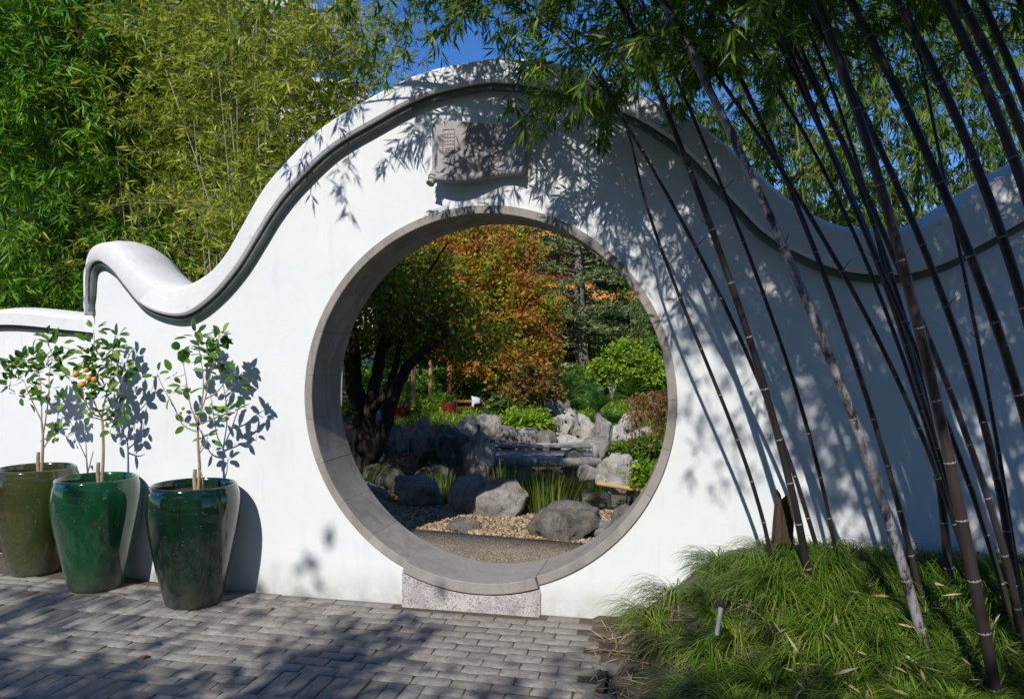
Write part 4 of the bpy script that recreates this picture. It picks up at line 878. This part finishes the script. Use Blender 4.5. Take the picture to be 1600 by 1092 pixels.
bar('pier', 790, 830, 722, 750, bz, .6, M['stoneslab'])
mb = MB(); mb.tube([W(934, 755, 9.9), W(960, 759, 9.75), W(1010, 767, 9.5), W(1060, 775, 9.3)], .028, 10); o = mb.build('bamboo_pole', M['pole'], smooth=60); tag(o, 'yellow bamboo pole lying along the water edge', 'pole')

# ------------------------------------------------------------------ plants of the garden
def crown(mb, c, rad, ncl, nl, rc, L, Wd, shell=.55, hang=0.0, flat=1.0, zmin=None):
    c = np.array(c, float); rad = np.array(rad, float)
    d = unit(rng.normal(size=(ncl, 3))); rr = (shell + (1 - shell) * rng.uniform(0, 1, ncl) ** .6) * np.where(rng.uniform(size=ncl) < .25, rng.uniform(.3, 1, ncl), 1)
    cc = d * rr[:, None] * (1 + .18 * np.sin(d[:, :1] * 5 + d[:, 2:] * 4)) * rad
    k = np.repeat(np.arange(ncl), nl); n = len(k)
    p = c + cc[k] + rng.normal(size=(n, 3)) * rc * (1, 1, .7 * flat) * rng.uniform(.5, 1.3, ncl)[k][:, None]
    ld = unit(rng.normal(size=(n, 3)) + d[k] * .5 + (0, 0, -hang))
    leaves(mb, p, ld, rng.uniform(.6, 1.25, n) * L, rng.uniform(.7, 1.2, n) * Wd)
def limb(mb, pts, r0, r1, sides=8, wob=.006):
    P = crm(pts, max(8, 5 * len(pts))); P[1:-1] += rng.normal(size=P[1:-1].shape) * wob; mb.tube(P, np.linspace(r0, r1, len(P)), sides)
def tree_root(name, p, label, cat='tree', group=None): t = empty(name, p); tag(t, label, cat, group); return t, np.array(p, float)
# the dark leaning tree inside the gate, left
p = W(572, 716, 8.2); t, o0 = tree_root('leaning_tree', p, 'dark leaning tree with forked black trunks just inside the opening at left')
z0 = lambda px, py, Z=8.2: W(px, py, Z) - o0
mb = MB()
limb(mb, [z0(566, 735), z0(565, 690), z0(562, 640, 8.2), z0(556, 590), z0(552, 530, 8.3), z0(545, 470, 8.4)], .115, .04)
limb(mb, [z0(570, 730), z0(574, 680), z0(585, 610, 8.1), z0(594, 560), z0(600, 510), z0(612, 450, 8.0)], .095, .03)
limb(mb, [z0(574, 730), z0(590, 690, 8.0), z0(605, 655, 7.9), z0(617, 610, 7.8), z0(640, 570, 7.7), z0(668, 545, 7.6), z0(700, 520, 7.5)], .10, .03)
limb(mb, [z0(578, 640, 8.1), z0(596, 625, 8.0), z0(612, 590, 7.9), z0(622, 555, 7.9), z0(632, 500, 8.0)], .055, .02)
limb(mb, [z0(562, 650), z0(548, 610, 8.4), z0(541, 560, 8.6), z0(530, 500, 8.7)], .05, .02)
limb(mb, [z0(594, 560), z0(640, 480, 8.3), z0(690, 440, 8.6)], .035, .012); limb(mb, [z0(632, 500, 8.0), z0(660, 440), z0(700, 380)], .025, .01)
mb.build('trunk', M['bark_dark'], t, 180)
lf = MB()
for (cx, cy, Z, rx, rz, nc) in ((590, 470, 8.3, .62, .48, 75), (650, 480, 8.0, .70, .42, 85), (560, 520, 8.8, .45, .42, 45), (640, 420, 8.8, .65, .45, 70), (705, 510, 8.2, .5, .34, 50), (610, 540, 8.9, .40, .25, 22), (560, 420, 8.6, .6, .5, 55), (690, 535, 8.5, .45, .22, 34), (740, 525, 9.0, .5, .25, 34)):
    crown(lf, z0(cx, cy, Z), (rx, rx, rz), int(nc * .75), 32, .11, .062, .040, .3)
lf.build('crown', M['autumn_green'], t)
# autumn tree
p = W(775, 640, 16.2); t, o0 = tree_root('autumn_tree', p, 'autumn tree with red, orange and yellow leaves in the middle of the opening'); z0 = lambda px, py, Z=16.2: W(px, py, Z) - o0
mb = MB(); limb(mb, [z0(772, 650), z0(768, 600), z0(760, 540), z0(755, 470), z0(765, 400)], .13, .04); limb(mb, [z0(768, 600), z0(800, 540), z0(825, 480)], .05, .015); limb(mb, [z0(765, 560), z0(720, 500), z0(700, 440)], .05, .015); limb(mb, [z0(757, 500), z0(790, 430), z0(810, 380)], .04, .012); [limb(mb, [z0(760, 540 - 18 * q), z0(760 + 30 * math.cos(q * 2.4), 520 - 18 * q), z0(760 + 85 * math.cos(q * 2.4), 490 - 16 * q, 16.2 + 1.0 * math.sin(q * 2.4))], .035, .008, 5) for q in range(9)]
mb.build('trunk', M['bark_dark'], t, 180)
lf = MB()
for (cx, cy, Z, rx, rz, nc) in ((760, 400, 12.8, 1.0, .7, 110), (720, 430, 12.6, .9, .7, 90), (790, 470, 12.4, .85, .6, 110), (830, 500, 12.3, .50, .55, 70), (800, 560, 12.2, .70, .45, 95), (735, 510, 12.2, .8, .55, 90), (700, 380, 13.2, .8, .5, 60), (800, 390, 13.2, .6, .5, 55), (845, 545, 12.2, .35, .35, 40), (770, 560, 12.0, .5, .2, 30), (830, 590, 12.3, .40, .26, 45), (680, 470, 12.6, .5, .5, 45)):
    crown(lf, z0(cx, cy, Z * 1.26), (rx * 1.30, rx, rz * 1.28), int(nc * .80), 52, .12, .085, .06, .45)
lf.build('crown', M['autumn'], t)
# olive shrub under its right side
p = W(830, 640, 13.2); t, o0 = tree_root('olive_shrub', p, 'round olive and rust coloured shrub right under the autumn tree', 'shrub'); mb = MB(); limb(mb, [(0, 0, -.1), (.02, 0, .3)], .04, .02); mb.build('stem', M['bark_grey'], t); lf = MB(); crown(lf, W(835, 598, 13.2) - o0, (.42, .4, .36), 90, 40, .08, .07, .045, .4); lf.build('crown', leaf_mat('olive_rust_leaf', [(0, (.07, .08, .015)), (.5, (.16, .15, .03)), (.8, (.28, .14, .03)), (1, (.38, .10, .03))], .35), t)
# cedar
p = W(911, 592, 20.5); t, o0 = tree_root('cedar_tree', p, 'dusty green cedar with layered branches and a grey trunk'); z0 = lambda px, py, Z=20.5: W(px, py, Z) - o0
mb = MB(); limb(mb, [z0(911, 600), z0(908, 540), z0(906, 480), z0(905, 400), z0(904, 320), z0(904, 200)], .20, .06, 10, .01)
lf = MB()
for k in range(92):
    py = 335 + (560 - 335) * (k / 92) + rng.uniform(-6, 6) - (60 if k % 9 == 0 else 0); az = rng.uniform(0, 6.283); hgt = z0(906, py); Lb = rng.uniform(1.1, 2.4) * (1 if py < 505 else .62) ; dx = np.array((math.cos(az), math.sin(az), 0))
    if 432 < py < 486 and dx[1] < .4 and k % 4: continue
    tip = hgt + dx * Lb + (0, 0, rng.uniform(-.25, .15)); mid = (hgt + tip) / 2 + (0, 0, .12); P = crm([hgt, mid, tip], 7); mb.tube(P, np.linspace(.035, .008, 7), 4, False)
    nn_ = 260; t_ = rng.uniform(.2, 1, nn_) * 6; i = np.minimum(t_.astype(int), 5); b = P[i] + (P[i + 1] - P[i]) * (t_ - i)[:, None]
    sd = np.array((-dx[1], dx[0], 0)); wid = .55 * (1 - .6 * t_ / 6); b = b + sd * (rng.normal(size=nn_) * wid * .6)[:, None] + UP * (rng.normal(size=nn_) * .035 - .02)[:, None]
    leaves(lf, b, rng.normal(size=(nn_, 3)) * (1, 1, .5) + dx * .7 + UP * .5, rng.uniform(.09, .17, nn_), rng.uniform(.03, .05, nn_))
mb.build('trunk', M['bark_grey'], t, 180); lf.build('crown', M['conifer'], t)
# light green small tree
p = W(957, 626, 16.0); t, o0 = tree_root('lime_tree', p, 'small tree with bright lime green leaves and pale forked trunk'); z0 = lambda px, py, Z=16.0: W(px, py, Z) - o0
mb = MB(); limb(mb, [z0(957, 632), z0(955, 615), z0(949, 595), z0(945, 575)], .05, .02, 6, .006); limb(mb, [z0(956, 618), z0(962, 602), z0(972, 585), z0(990, 565)], .045, .015, 6, .006); limb(mb, [z0(963, 600), z0(965, 575), z0(968, 555)], .03, .012, 6, .006)
mb.build('trunk', M['bark_pale'], t, 180); lf = MB()
for cx, cy, rx, rz, nc in ((945, 572, .24, .14, 26), (968, 555, .26, .18, 34), (990, 555, .36, .22, 55), (1010, 572, .32, .26, 55), (985, 580, .34, .16, 40), (1025, 590, .25, .2, 30), (980, 540, .2, .12, 18), (952, 588, .2, .08, 14)): crown(lf, z0(cx, cy), (rx, rx, rz), nc, 26, .07, .10, .055, .3)
lf.build('crown', M['lime'], t)
# weeping reddish tree at right
p = W(1040, 700, 11.6); t, o0 = tree_root('weeping_tree', p, 'small weeping tree with reddish drooping leaves at the right edge of the opening'); mb = MB(); limb(mb, [(0, 0, -.2), (.03, 0, .4), W(1032, 625, 11.6) - o0], .05, .02, 6, .01); lf = MB()
for k in range(70):
    a_ = rng.uniform(0, 6.283); rr = rng.uniform(.1, .50); top = W(1030, 612, 11.6) - o0 + np.array((rr * math.cos(a_), rr * math.sin(a_), .05 - rr * rr * .7)); hl = rng.uniform(.25, .72); n_ = 34
    tt = rng.uniform(0, 1, n_); b = top + np.stack((rng.normal(size=n_) * .035, rng.normal(size=n_) * .035, -tt * hl), 1)
    leaves(lf, b, rng.normal(size=(n_, 3)) * .5 + (0, 0, -1.0), rng.uniform(.05, .09, n_), rng.uniform(.015, .026, n_))
mb.build('trunk', M['bark_pale'], t, 180); lf.build('crown', M['weep_red'], t)
# hanging willow strands, top right of the opening
p = W(1060, 600, 13.0); t, o0 = tree_root('willow_tree', p, 'willow with dark strands hanging into the right of the opening'); mb = MB(); limb(mb, [(0, 0, -.3), W(1065, 500, 13) - o0, W(1045, 400, 12.8) - o0, W(1020, 360, 12.6) - o0], .12, .03); lf = MB()
for k in range(34):
    top = W(rng.uniform(985, 1060), rng.uniform(360, 430), rng.uniform(12, 13.4)) - o0; hl = rng.uniform(.7, 1.5); n_ = 70; tt = rng.uniform(0, 1, n_)
    mb.tube([W(1040, 390, 12.8) - o0, top, top - UP * hl], [.006, .004, .002], 3, False)
    leaves(lf, top + np.stack((rng.normal(size=n_) * .03, rng.normal(size=n_) * .03, -tt * hl), 1), rng.normal(size=(n_, 3)) * .35 + (0, 0, -1), rng.uniform(.07, .12, n_), rng.uniform(.010, .016, n_))
mb.build('trunk', M['bark_grey'], t, 180); lf.build('crown', M['weep_red'] if False else M['darkleaf'], t)
# cycads
fm = MB(); nP = 9; fp = np.array([(x, 0, .55 * math.sin(x * 1.6) - .32 * x * x) for x in np.linspace(0, 1, nP)]); fm.tube(fp, np.linspace(.014, .004, nP), 4, False)
tt = np.repeat(np.linspace(.10, .99, 30), 2); sg = np.tile((1, -1), 30); b = np.stack([np.interp(tt, np.linspace(0, 1, nP), fp[:, k]) for k in range(3)], 1)
leaves(fm, b, np.stack((np.full(60, .55), sg * 1.0, np.full(60, .25)), 1), .22 * np.sin(np.pi * (.12 + .85 * tt)) + .03, np.full(60, .018), np.tile(UP, (60, 1)), .05)
FROND = fm.mesh('frond', M['cycad'])
def cycad(px, py, Z, s, label, nf=30):
    p = W(px, py, Z); t = empty('cycad', p); tag(t, label, 'cycad', 'cycads on the lawn above the rocks')
    mb = MB(); mb.lathe([(0, -.25), (.10, -.25), (.12, .02), (.10, .12), (.05, .17), (0, .18)], sides=10); mb.build('trunk', M['bark_grey'], t).scale = (s, s, s)
    for k in range(nf):
        o = link_mesh('frond', FROND, t, (0, 0, .13 * s)); ss = s * rng.uniform(.75, 1.05); o.scale = (ss, ss, ss); o.rotation_euler = (rng.normal() * .08, -rng.uniform(-.12, .95) , k * 2.399)
cycad(886, 633, 15.2, .62, 'large cycad with stiff fronds, left and tallest on the lawn', 34)
cycad(934, 650, 14.2, .58, 'low spreading cycad directly above the crinkled rock', 32)
cycad(926, 618, 16.4, .50, 'smaller cycad behind the two big ones', 26)
cycad(878, 612, 17.0, .58, 'dark cycad in the shade behind the tallest one', 24)
cycad(985, 628, 15.8, .55, 'shaded cycad right of the lime green tree', 24)
# shrubs
def shrub(px, py, Z, rx, rz, mat, label, nc=60, L=.10, Wd=.055, rc=.1, name='shrub', hang=0., grp='shrubs in the garden behind the gate'):
    p = W(px, py, Z); p[2] -= rz * .9; t = empty(name, p); tag(t, label, 'shrub', grp)
    mb = MB(); limb(mb, [(0, 0, -.3), (.03, .02, rz * .4), (-.02, 0, rz * .9)], .03, .012, 5, .004); mb.build('stem', M['bark_grey'], t)
    lf = MB(); crown(lf, (0, 0, rz * .9), (rx, rx, rz), nc, 34, rc, L, Wd, .35, hang); lf.build('crown', mat, t)
shrub(622, 612, 17, .55, .55, M['lime'], 'tall bright green shrub seen between the leaning trunks', 90)
shrub(640, 640, 15.6, .38, .20, M['lime'], 'low lime green shrub behind the sunlit timber post', 50)
shrub(672, 640, 15.4, .42, .24, M['lime'], 'glowing lime fern bush between the two timber posts', 70, .13, .04)
shrub(600, 630, 16.4, .5, .4, M['lime'], 'yellow green shrub left of the red pot', 70)
shrub(690, 604, 17.8, .6, .55, M['mid'], 'mid green shrub behind the timber posts', 80)
shrub(735, 600, 18.5, .7, .5, M['lime'], 'light green shrub behind the bench', 80)
shrub(790, 610, 17.5, .6, .5, M['mid'], 'green shrub right of the bench', 70)
shrub(822, 655, 13.0, .40, .16, M['lime'], 'fluffy bright green ground shrub left of the pale bank', 90, .10, .03, .06)
shrub(800, 640, 14.0, .5, .25, M['darkleaf'], 'dark shrub in the shade right of the bench base', 60)
shrub(985, 702, 11.8, .32, .13, M['mid'], 'clipped green hedge bush right of the bridge, left half', 80, .05, .03, .05)
shrub(1015, 700, 11.6, .32, .20, M['mid'], 'clipped green hedge bush right of the bridge, right half', 80, .05, .03, .05)
shrub(1010, 742, 9.7, .20, .22, M['lime'], 'lime green sprigs between the stones at the right water edge', 20, .09, .05, .06)
shrub(905, 706, 11.6, .14, .06, M['lime'], 'tiny bright green tuft behind the bridge rail', 14, .06, .02, .03)
shrub(960, 616, 17.2, .7, .35, M['darkleaf'], 'dark green bush behind the lime green tree', 60)
shrub(1020, 530, 22, .9, .8, M['autumn_green'], 'brownish green bush far behind the weeping willow strands', 80, .12, .07, .16)
shrub(975, 500, 24, 1.3, .9, M['mid'], 'yellow green bush behind the pavilion corner', 90, .13, .08, .2)
shrub(560, 600, 15, .7, .6, M['lime'], 'yellow green shrub behind the leftmost trunk', 80)
shrub(590, 560, 18, .9, .7, M['mid'], 'green shrub further up behind the leaning tree', 90, .12, .07, .16)
# ground cover on the lawn slope
N = 26000; gx = rng.uniform(-4, 5, N); gy = rng.uniform(8.6, 17, N); dd = rng.normal(size=(N, 3)) * .6 + UP * .9; lf = MB(); leaves(lf, np.stack((gx, gy, gz(gx, gy) + .02), 1), dd, rng.uniform(.05, .13, N), rng.uniform(.012, .03, N))
tag(lf.build('lawn_grass', M['lime']), 'green grass tufts on the slope above the rocks', 'grass', kind='stuff')
# reeds by the pond
def reeds(px, py, Z, n, spread, h, label, mat='reed', lean=.25):
    p = W(px, py, Z); t = empty('reed_clump', p); tag(t, label, 'reeds', 'reed clumps by the pond'); mb = MB()
    a_ = rng.uniform(0, 6.283, n); rr = spread * np.sqrt(rng.uniform(0, 1, n)); L = h * rng.uniform(.55, 1.1, n); root = np.stack((rr * np.cos(a_), rr * np.sin(a_), np.full(n, -.06)), 1)
    dx = np.stack((np.cos(a_), np.sin(a_)), 1) * (rr / spread * lean * rng.uniform(.4, 1.4, n))[:, None] + rng.normal(size=(n, 2)) * .05; wd = rng.uniform(.006, .012, n)
    V = []; sd = np.stack((np.cos(a_ + 1.2), np.sin(a_ + 1.2), np.zeros(n)), 1)
    for k in range(5):
        u = k / 4; q = root + np.column_stack((dx * (L * u ** 1.7)[:, None], L * u * (1 - .12 * u))); w_ = wd * (1 - u ** 3 * .9) / 2; V += [q - sd * w_[:, None], q + sd * w_[:, None]]
    V = np.stack(V, 1); i = (np.arange(n) * 10)[:, None] + np.arange(4)[None] * 2; mb.add(V.reshape(-1, 3), np.stack((i, i + 1, i + 3, i + 2), -1).reshape(-1, 4)); mb.build('blades', M[mat], t)
reeds(856, 806, 6.95, 520, .26, .58, 'large yellow green clump of upright reeds behind the dark boulder')
reeds(786, 762, 8.2, 130, .24, .34, 'small pale clump of reeds behind the joined boulders')
reeds(706, 790, 7.35, 150, .12, .30, 'dark green grass tuft between the dappled boulder and the large pair')
reeds(695, 768, 8.0, 120, .20, .30, 'shaded grass tuft in front of the mossy mound')
reeds(604, 776, 7.5, 60, .07, .10, 'tiny green tuft on the gravel by the left stones', 'grass')
# pavilion with timber posts, bench and white stone base
pb = W(744, 657, 15.5); pv = empty('timber_pavilion', pb); tag(pv, 'timber pavilion with posts, red brown bench rail and white stone base', 'pavilion')
def pbar(name, x0, x1, y0, y1, Z, dep, mat):
    a = W((x0 + x1) / 2, (y0 + y1) / 2, Z) - pb; mb = MB(); mb.box((0, 0, 0), ((x1 - x0) * Z / FPX, dep, (y1 - y0) * Z / FPX)); o = mb.build(name, mat, pv); o.location = Vector(a); o.rotation_euler = (0, 0, YAW); return o
for x0, x1, y0, y1, Z, m in ((643, 649.5, 560, 652, 15.2, 'timber_pale'), (670, 675.5, 560, 634, 16.8, 'timber_pale'), (699, 706, 560, 645, 15.7, 'timber'), (718, 722, 560, 630, 16.8, 'timber'), (770, 775, 560, 628, 15.9, 'timber')): pbar('post', x0, x1, y0, y1, Z, .08, M[m])
pbar('beam', 636, 790, 548, 556, 15.6, .14, M['timber'])
for y0, y1 in ((625, 629), (640.5, 643)): pbar('rail', 706, 779, y0, y1, 15.4, .10, M['timber'])
pbar('bench_back', 708, 777, 629.5, 640, 15.46, .04, M['timber'])
for k in range(4):
    for r_ in range(2): pbar('stone', 707.5 + k * 18 + r_ * 4, 707.5 + k * 18 + r_ * 4 + 17.3, 643.6 + r_ * 7.2, 650.2 + r_ * 7.2, 15.45, .35, M['white_stone'])
cl = MB(); v = []
for k in range(7):
    for j in range(6): q = W(737 + j * 2.6, [621, 619.5, 621, 625, 629, 633, 638][k] + (j * .5 if k < 3 else (0 if j < 2 else -2.5 * (k - 3))), 15.33 + (.06 if k < 2 else -.04) + .02 * math.sin(j * 1.7)); v.append(q)
i = np.arange(6)[:, None] * 6 + np.arange(5)[None]; cl.add(v, np.stack((i, i + 1, i + 7, i + 6), -1).reshape(-1, 4)); cl.f = [f for f in cl.f]
o = cl.build('cloth', M['cloth'], smooth=180); so = o.modifiers.new('thickness', 'SOLIDIFY'); so.thickness = .02; tag(o, 'pale blue white cloth hanging over the bench rail', 'cloth')
for px, py, Z, lab in ((630, 658, 14.6, 'dark red glazed pot left of the sunlit timber post'), (702.5, 656, 14.8, 'glossy red glazed pot beside the white stone base')):
    t = empty('red_pot', W(px, py, Z)); t.scale = (.27, .27, .31); tag(t, lab, 'pot', 'red glazed pots by the pavilion')
    mb = MB(); mb.lathe([(a * 2, b * 1.5) for a, b in PROF], sides=28); mb.build('pot_body', M['glaze_red'], t, 60)
    lf = MB(); crown(lf, (0, 0, 1.3), (.4, .4, .4), 12, 10, .1, .3, .12); lf.build('plant', M['mid'], t)

# pagoda with orange roofs
pc = W(846, 560, 27); pg = empty('pagoda', pc); tag(pg, 'pagoda with orange tiled upturned roofs and red columns behind the cedar', 'pagoda'); pg.rotation_euler = (0, 0, YAW + R(24))
def roof(name, z, half, rise, inner, lift):
    n = 22; mb = MB(); rb = MB()
    for side in range(4):
        a_ = side * math.pi / 2; ca, sa = math.cos(a_), math.sin(a_); g_ = []
        for u in np.linspace(-1, 1, n):
            for s_ in np.linspace(0, 1, 8):
                r_ = half + (inner - half) * s_; x = u * r_; zz = z + rise * (s_ ** 1.8) + lift * abs(u) ** 5 * (1 - s_) ** 2; ex = 1 + .10 * abs(u) ** 5 * (1 - s_) ** 2
                g_.append((x * ex, -r_ * ex, zz))
        g_ = np.array(g_); g_ = np.stack((g_[:, 0] * ca - g_[:, 1] * sa, g_[:, 0] * sa + g_[:, 1] * ca, g_[:, 2]), 1)
        i = np.arange(n - 1)[:, None] * 8 + np.arange(7)[None]; mb.add(g_, np.stack((i, i + 8, i + 9, i + 1), -1).reshape(-1, 4))
        for k in range(n): rb.tube(g_[k * 8:k * 8 + 8] + (0, 0, .03), .05 if 0 < k < n - 1 else .10, 5)
    o = mb.build(name, M['roof'], pg); o.modifiers.new('thickness', 'SOLIDIFY').thickness = .12; tag(rb.build('tile_ridges', M['roof'], o, 180), kind='stuff')
roof('lower_roof', 1.70, 2.35, .75, 1.1, .55); roof('upper_roof', 3.85, 1.9, 1.5, .15, .55)
mb = MB(); mb.box((0, 0, 2.9), (2.0, 2.0, 2.0)); mb.build('upper_storey', M['lattice'], pg)
for k in range(4):
    for j in range(6):
        a_ = k * math.pi / 2; x = -.85 + j * .34; p_ = Vector((x, -1.03, 2.95)); p_.rotate(Matrix.Rotation(a_, 3, 'Z')); mb = MB(); mb.box((0, 0, 0), (.06, .06, 1.5), a_); mb.build('lattice_bar', M['red_paint'], pg, loc=p_)
for sx in (-1.4, -.5, .5, 1.4):
    for sy in (-1.4, 1.4): mb = MB(); mb.tube([(sx, sy, -.6), (sx, sy, 1.75)], .10, 12); mb.build('column', M['red_paint'], pg, 60)
mb = MB(); mb.box((0, 0, -.5), (3.6, 3.6, .5)); mb.build('plinth', M['stoneslab'], pg)
mb = MB(); mb.box((0, .3, .6), (2.2, 1.8, 2.0)); mb.build('core', M['lattice'], pg)
for px, py in ((914, 532), (914, 546), (929, 512), (929, 530)):
    t = empty('lantern', W(px, py, 24.2)); tag(t, {532: 'upper crimson lantern beside the cedar trunk', 546: 'lower crimson lantern beside the cedar trunk', 512: 'upper red lantern hanging right of the trunk', 530: 'lower red lantern hanging right of the trunk'}[py], 'lantern', 'red lanterns under the pagoda roof')
    mb = MB(); mb.lathe([(0, -.11), (.06, -.10), (.11, -.04), (.11, .04), (.06, .10), (0, .11)], sides=12); mb.build('lantern_body', M['lantern'], t, 60)
    mb = MB(); mb.tube([(0, 0, .1), (0, 0, .35)], .01, 5); mb.tube([(0, 0, -.1), (0, 0, -.24)], [.03, .015], 6); mb.build('cord_and_tassel', M['lantern'], t)
# trees closing the view behind the garden
for k, (px, py, Z, rx, rz, m, lab) in enumerate(((560, 430, 20, 2.0, 2.4, 'darkleaf', 'dark tree high behind the leaning tree'), (650, 420, 24, 2.4, 2.6, 'mid', 'tall green tree behind the autumn tree at left'), (740, 480, 27, 2.4, 2.2, 'darkleaf', 'dark tree directly behind the autumn tree'), (800, 330, 33, 3.0, 2.6, 'darkleaf', 'dark tree above and behind the pagoda'),
        (960, 420, 31, 2.8, 3.0, 'mid', 'green tree behind the cedar'), (1040, 430, 28, 2.2, 2.6, 'darkleaf', 'dark tree at the right behind the willow'), (900, 340, 36, 3.2, 3.0, 'darkleaf', 'tall dark tree above the cedar'), (1010, 370, 36, 3.0, 3.2, 'mid', 'tall tree at the upper right of the opening'), (700, 570, 24, 2.2, 1.4, 'mid', 'green tree low behind the pavilion'), (880, 520, 33, 3.0, 1.6, 'darkleaf', 'dark bush mass low behind the pagoda'), (1180, 470, 22, 2.2, 2.4, 'mid', 'green tree hidden behind the right half of the wall, nearer one'), (1330, 450, 27, 3.0, 3.0, 'darkleaf', 'dark tree hidden behind the right half of the wall, farther one'), (1120, 560, 17, 1.2, .9, 'mid', 'low green tree hidden behind the right jamb of the opening'))):
    p = W(px, py, Z); b = np.array((p[0], p[1], gz(p[0], p[1]))); t, o0 = tree_root('broad_tree', b, lab, group='trees closing the view behind the garden'); mb = MB(); limb(mb, [(0, 0, -.3), (.1, 0, (p[2] - b[2]) * .5), (0, 0, max(.6, p[2] - b[2]))], .2, .08); mb.build('trunk', M['bark_grey'], t)
    lf = MB(); crown(lf, p - b, (rx, rx, rz), 230, 46, .34, .24, .15, .35); lf.build('crown', M[m], t)

# ------------------------------------------------------------------ far building, pale curved gable
fb = W(515, 180, 16.0); t = empty('far_gable', (fb[0], fb[1], 0)); t.rotation_euler = (0, 0, YAW); tag(t, 'pale curved gable wall seen through the fine bamboo', 'building')
mb = MB(); v = []; ns = 30
for k in range(ns): x = -2.2 + 3.1 * k / (ns - 1); zt_ = fb[2] + .75 - .30 * (x + .25) ** 2 * (1 if x > -.25 else .12); v += [(x, 0, -.5), (x, 0, zt_), (x, .4, zt_), (x, .4, -.5)]
i = np.arange(ns - 1)[:, None] * 4 + np.arange(3)[None]; mb.add(v, np.stack((i, i + 4, i + 5, i + 1), -1).reshape(-1, 4)); mb.f.append(np.array([[0, 1, 2, 3]])); mb.f.append(np.array([[(ns - 1) * 4 + q for q in (3, 2, 1, 0)]])); mb.build('gable_wall', M['concrete'], t, 30)
mb = MB(); mb.tube([(v[4 * k + 1][0], -.04, v[4 * k + 1][2] - .12) for k in range(ns)], .03, 6); mb.build('gable_moulding', M['mould'], t, 60)
ob = W(405, 60, 62); t = empty('office_building', (ob[0], ob[1], 0)); t.rotation_euler = (0, 0, YAW + .3); tag(t, 'grey office tower with window bands far behind the bamboo', 'building')
mb = MB(); mb.box((0, 0, 13.5), (8, 8, 27.5)); mb.build('tower_wall', M['concrete'], t)
for k in range(9):
    for j in range(5): mb = MB(); mb.box((-3.6 + j * 1.8, -4.5, 2.5 + k * 2.9), (1.45, .12, 1.7)); mb.build('window', M['window'], t)

# ------------------------------------------------------------------ street trees behind the viewer that shade the paving
for k, (x, y, zc, rx, rz) in enumerate(((-5.2, -8.2, 4.9, 1.5, 1.4), (-3.2, -8.6, 5.3, 1.4, 1.3), (-1.5, -8.0, 4.85, 1.3, 1.3), (.4, -8.4, 5.15, 1.3, 1.25), (-7.4, -8.4, 4.9, 1.5, 1.3), (2.8, -8.4, 5.4, 1.7, 1.6))):
    t, o0 = tree_root('shade_tree', (x, y, 0), 'leafy tree out of view whose shade falls across the paving', group='trees shading the paving'); mb = MB(); limb(mb, [(0, 0, -.2), (.1, 0, 1.5), (0, .1, zc)], .14, .05); mb.build('trunk', M['bark_grey'], t)
    lf = MB(); crown(lf, (0, 0, zc), (rx, rx, rz), 92, 40, .22, .14, .08, .2); lf.build('crown', M['mid'], t)

hd = empty('sky_block_hedge', (-1.0, -12.5, 0)); tag(hd, 'unseen dark hedge added behind the viewer to block low sky light', 'hedge')  # unseen hedge, added to cut the low sky light on the shaded wall
lf = MB(); n = 26000; P = np.stack((rng.uniform(-16, 16, n), rng.uniform(-.8, .8, n), rng.uniform(0, 6.2, n) + rng.normal(size=n) * .2), 1); leaves(lf, P, rng.normal(size=(n, 3)), rng.uniform(.25, .4, n), rng.uniform(.14, .22, n)); lf.build('foliage', M['darkleaf'], hd)
mb = MB(); [limb(mb, [(x, 0, -.2), (x + .1, .1, 2.5), (x, 0, 5)], .08, .03) for x in np.linspace(-15, 15, 16)]; tag(mb.build('stems', M['bark_grey'], hd), kind='stuff')
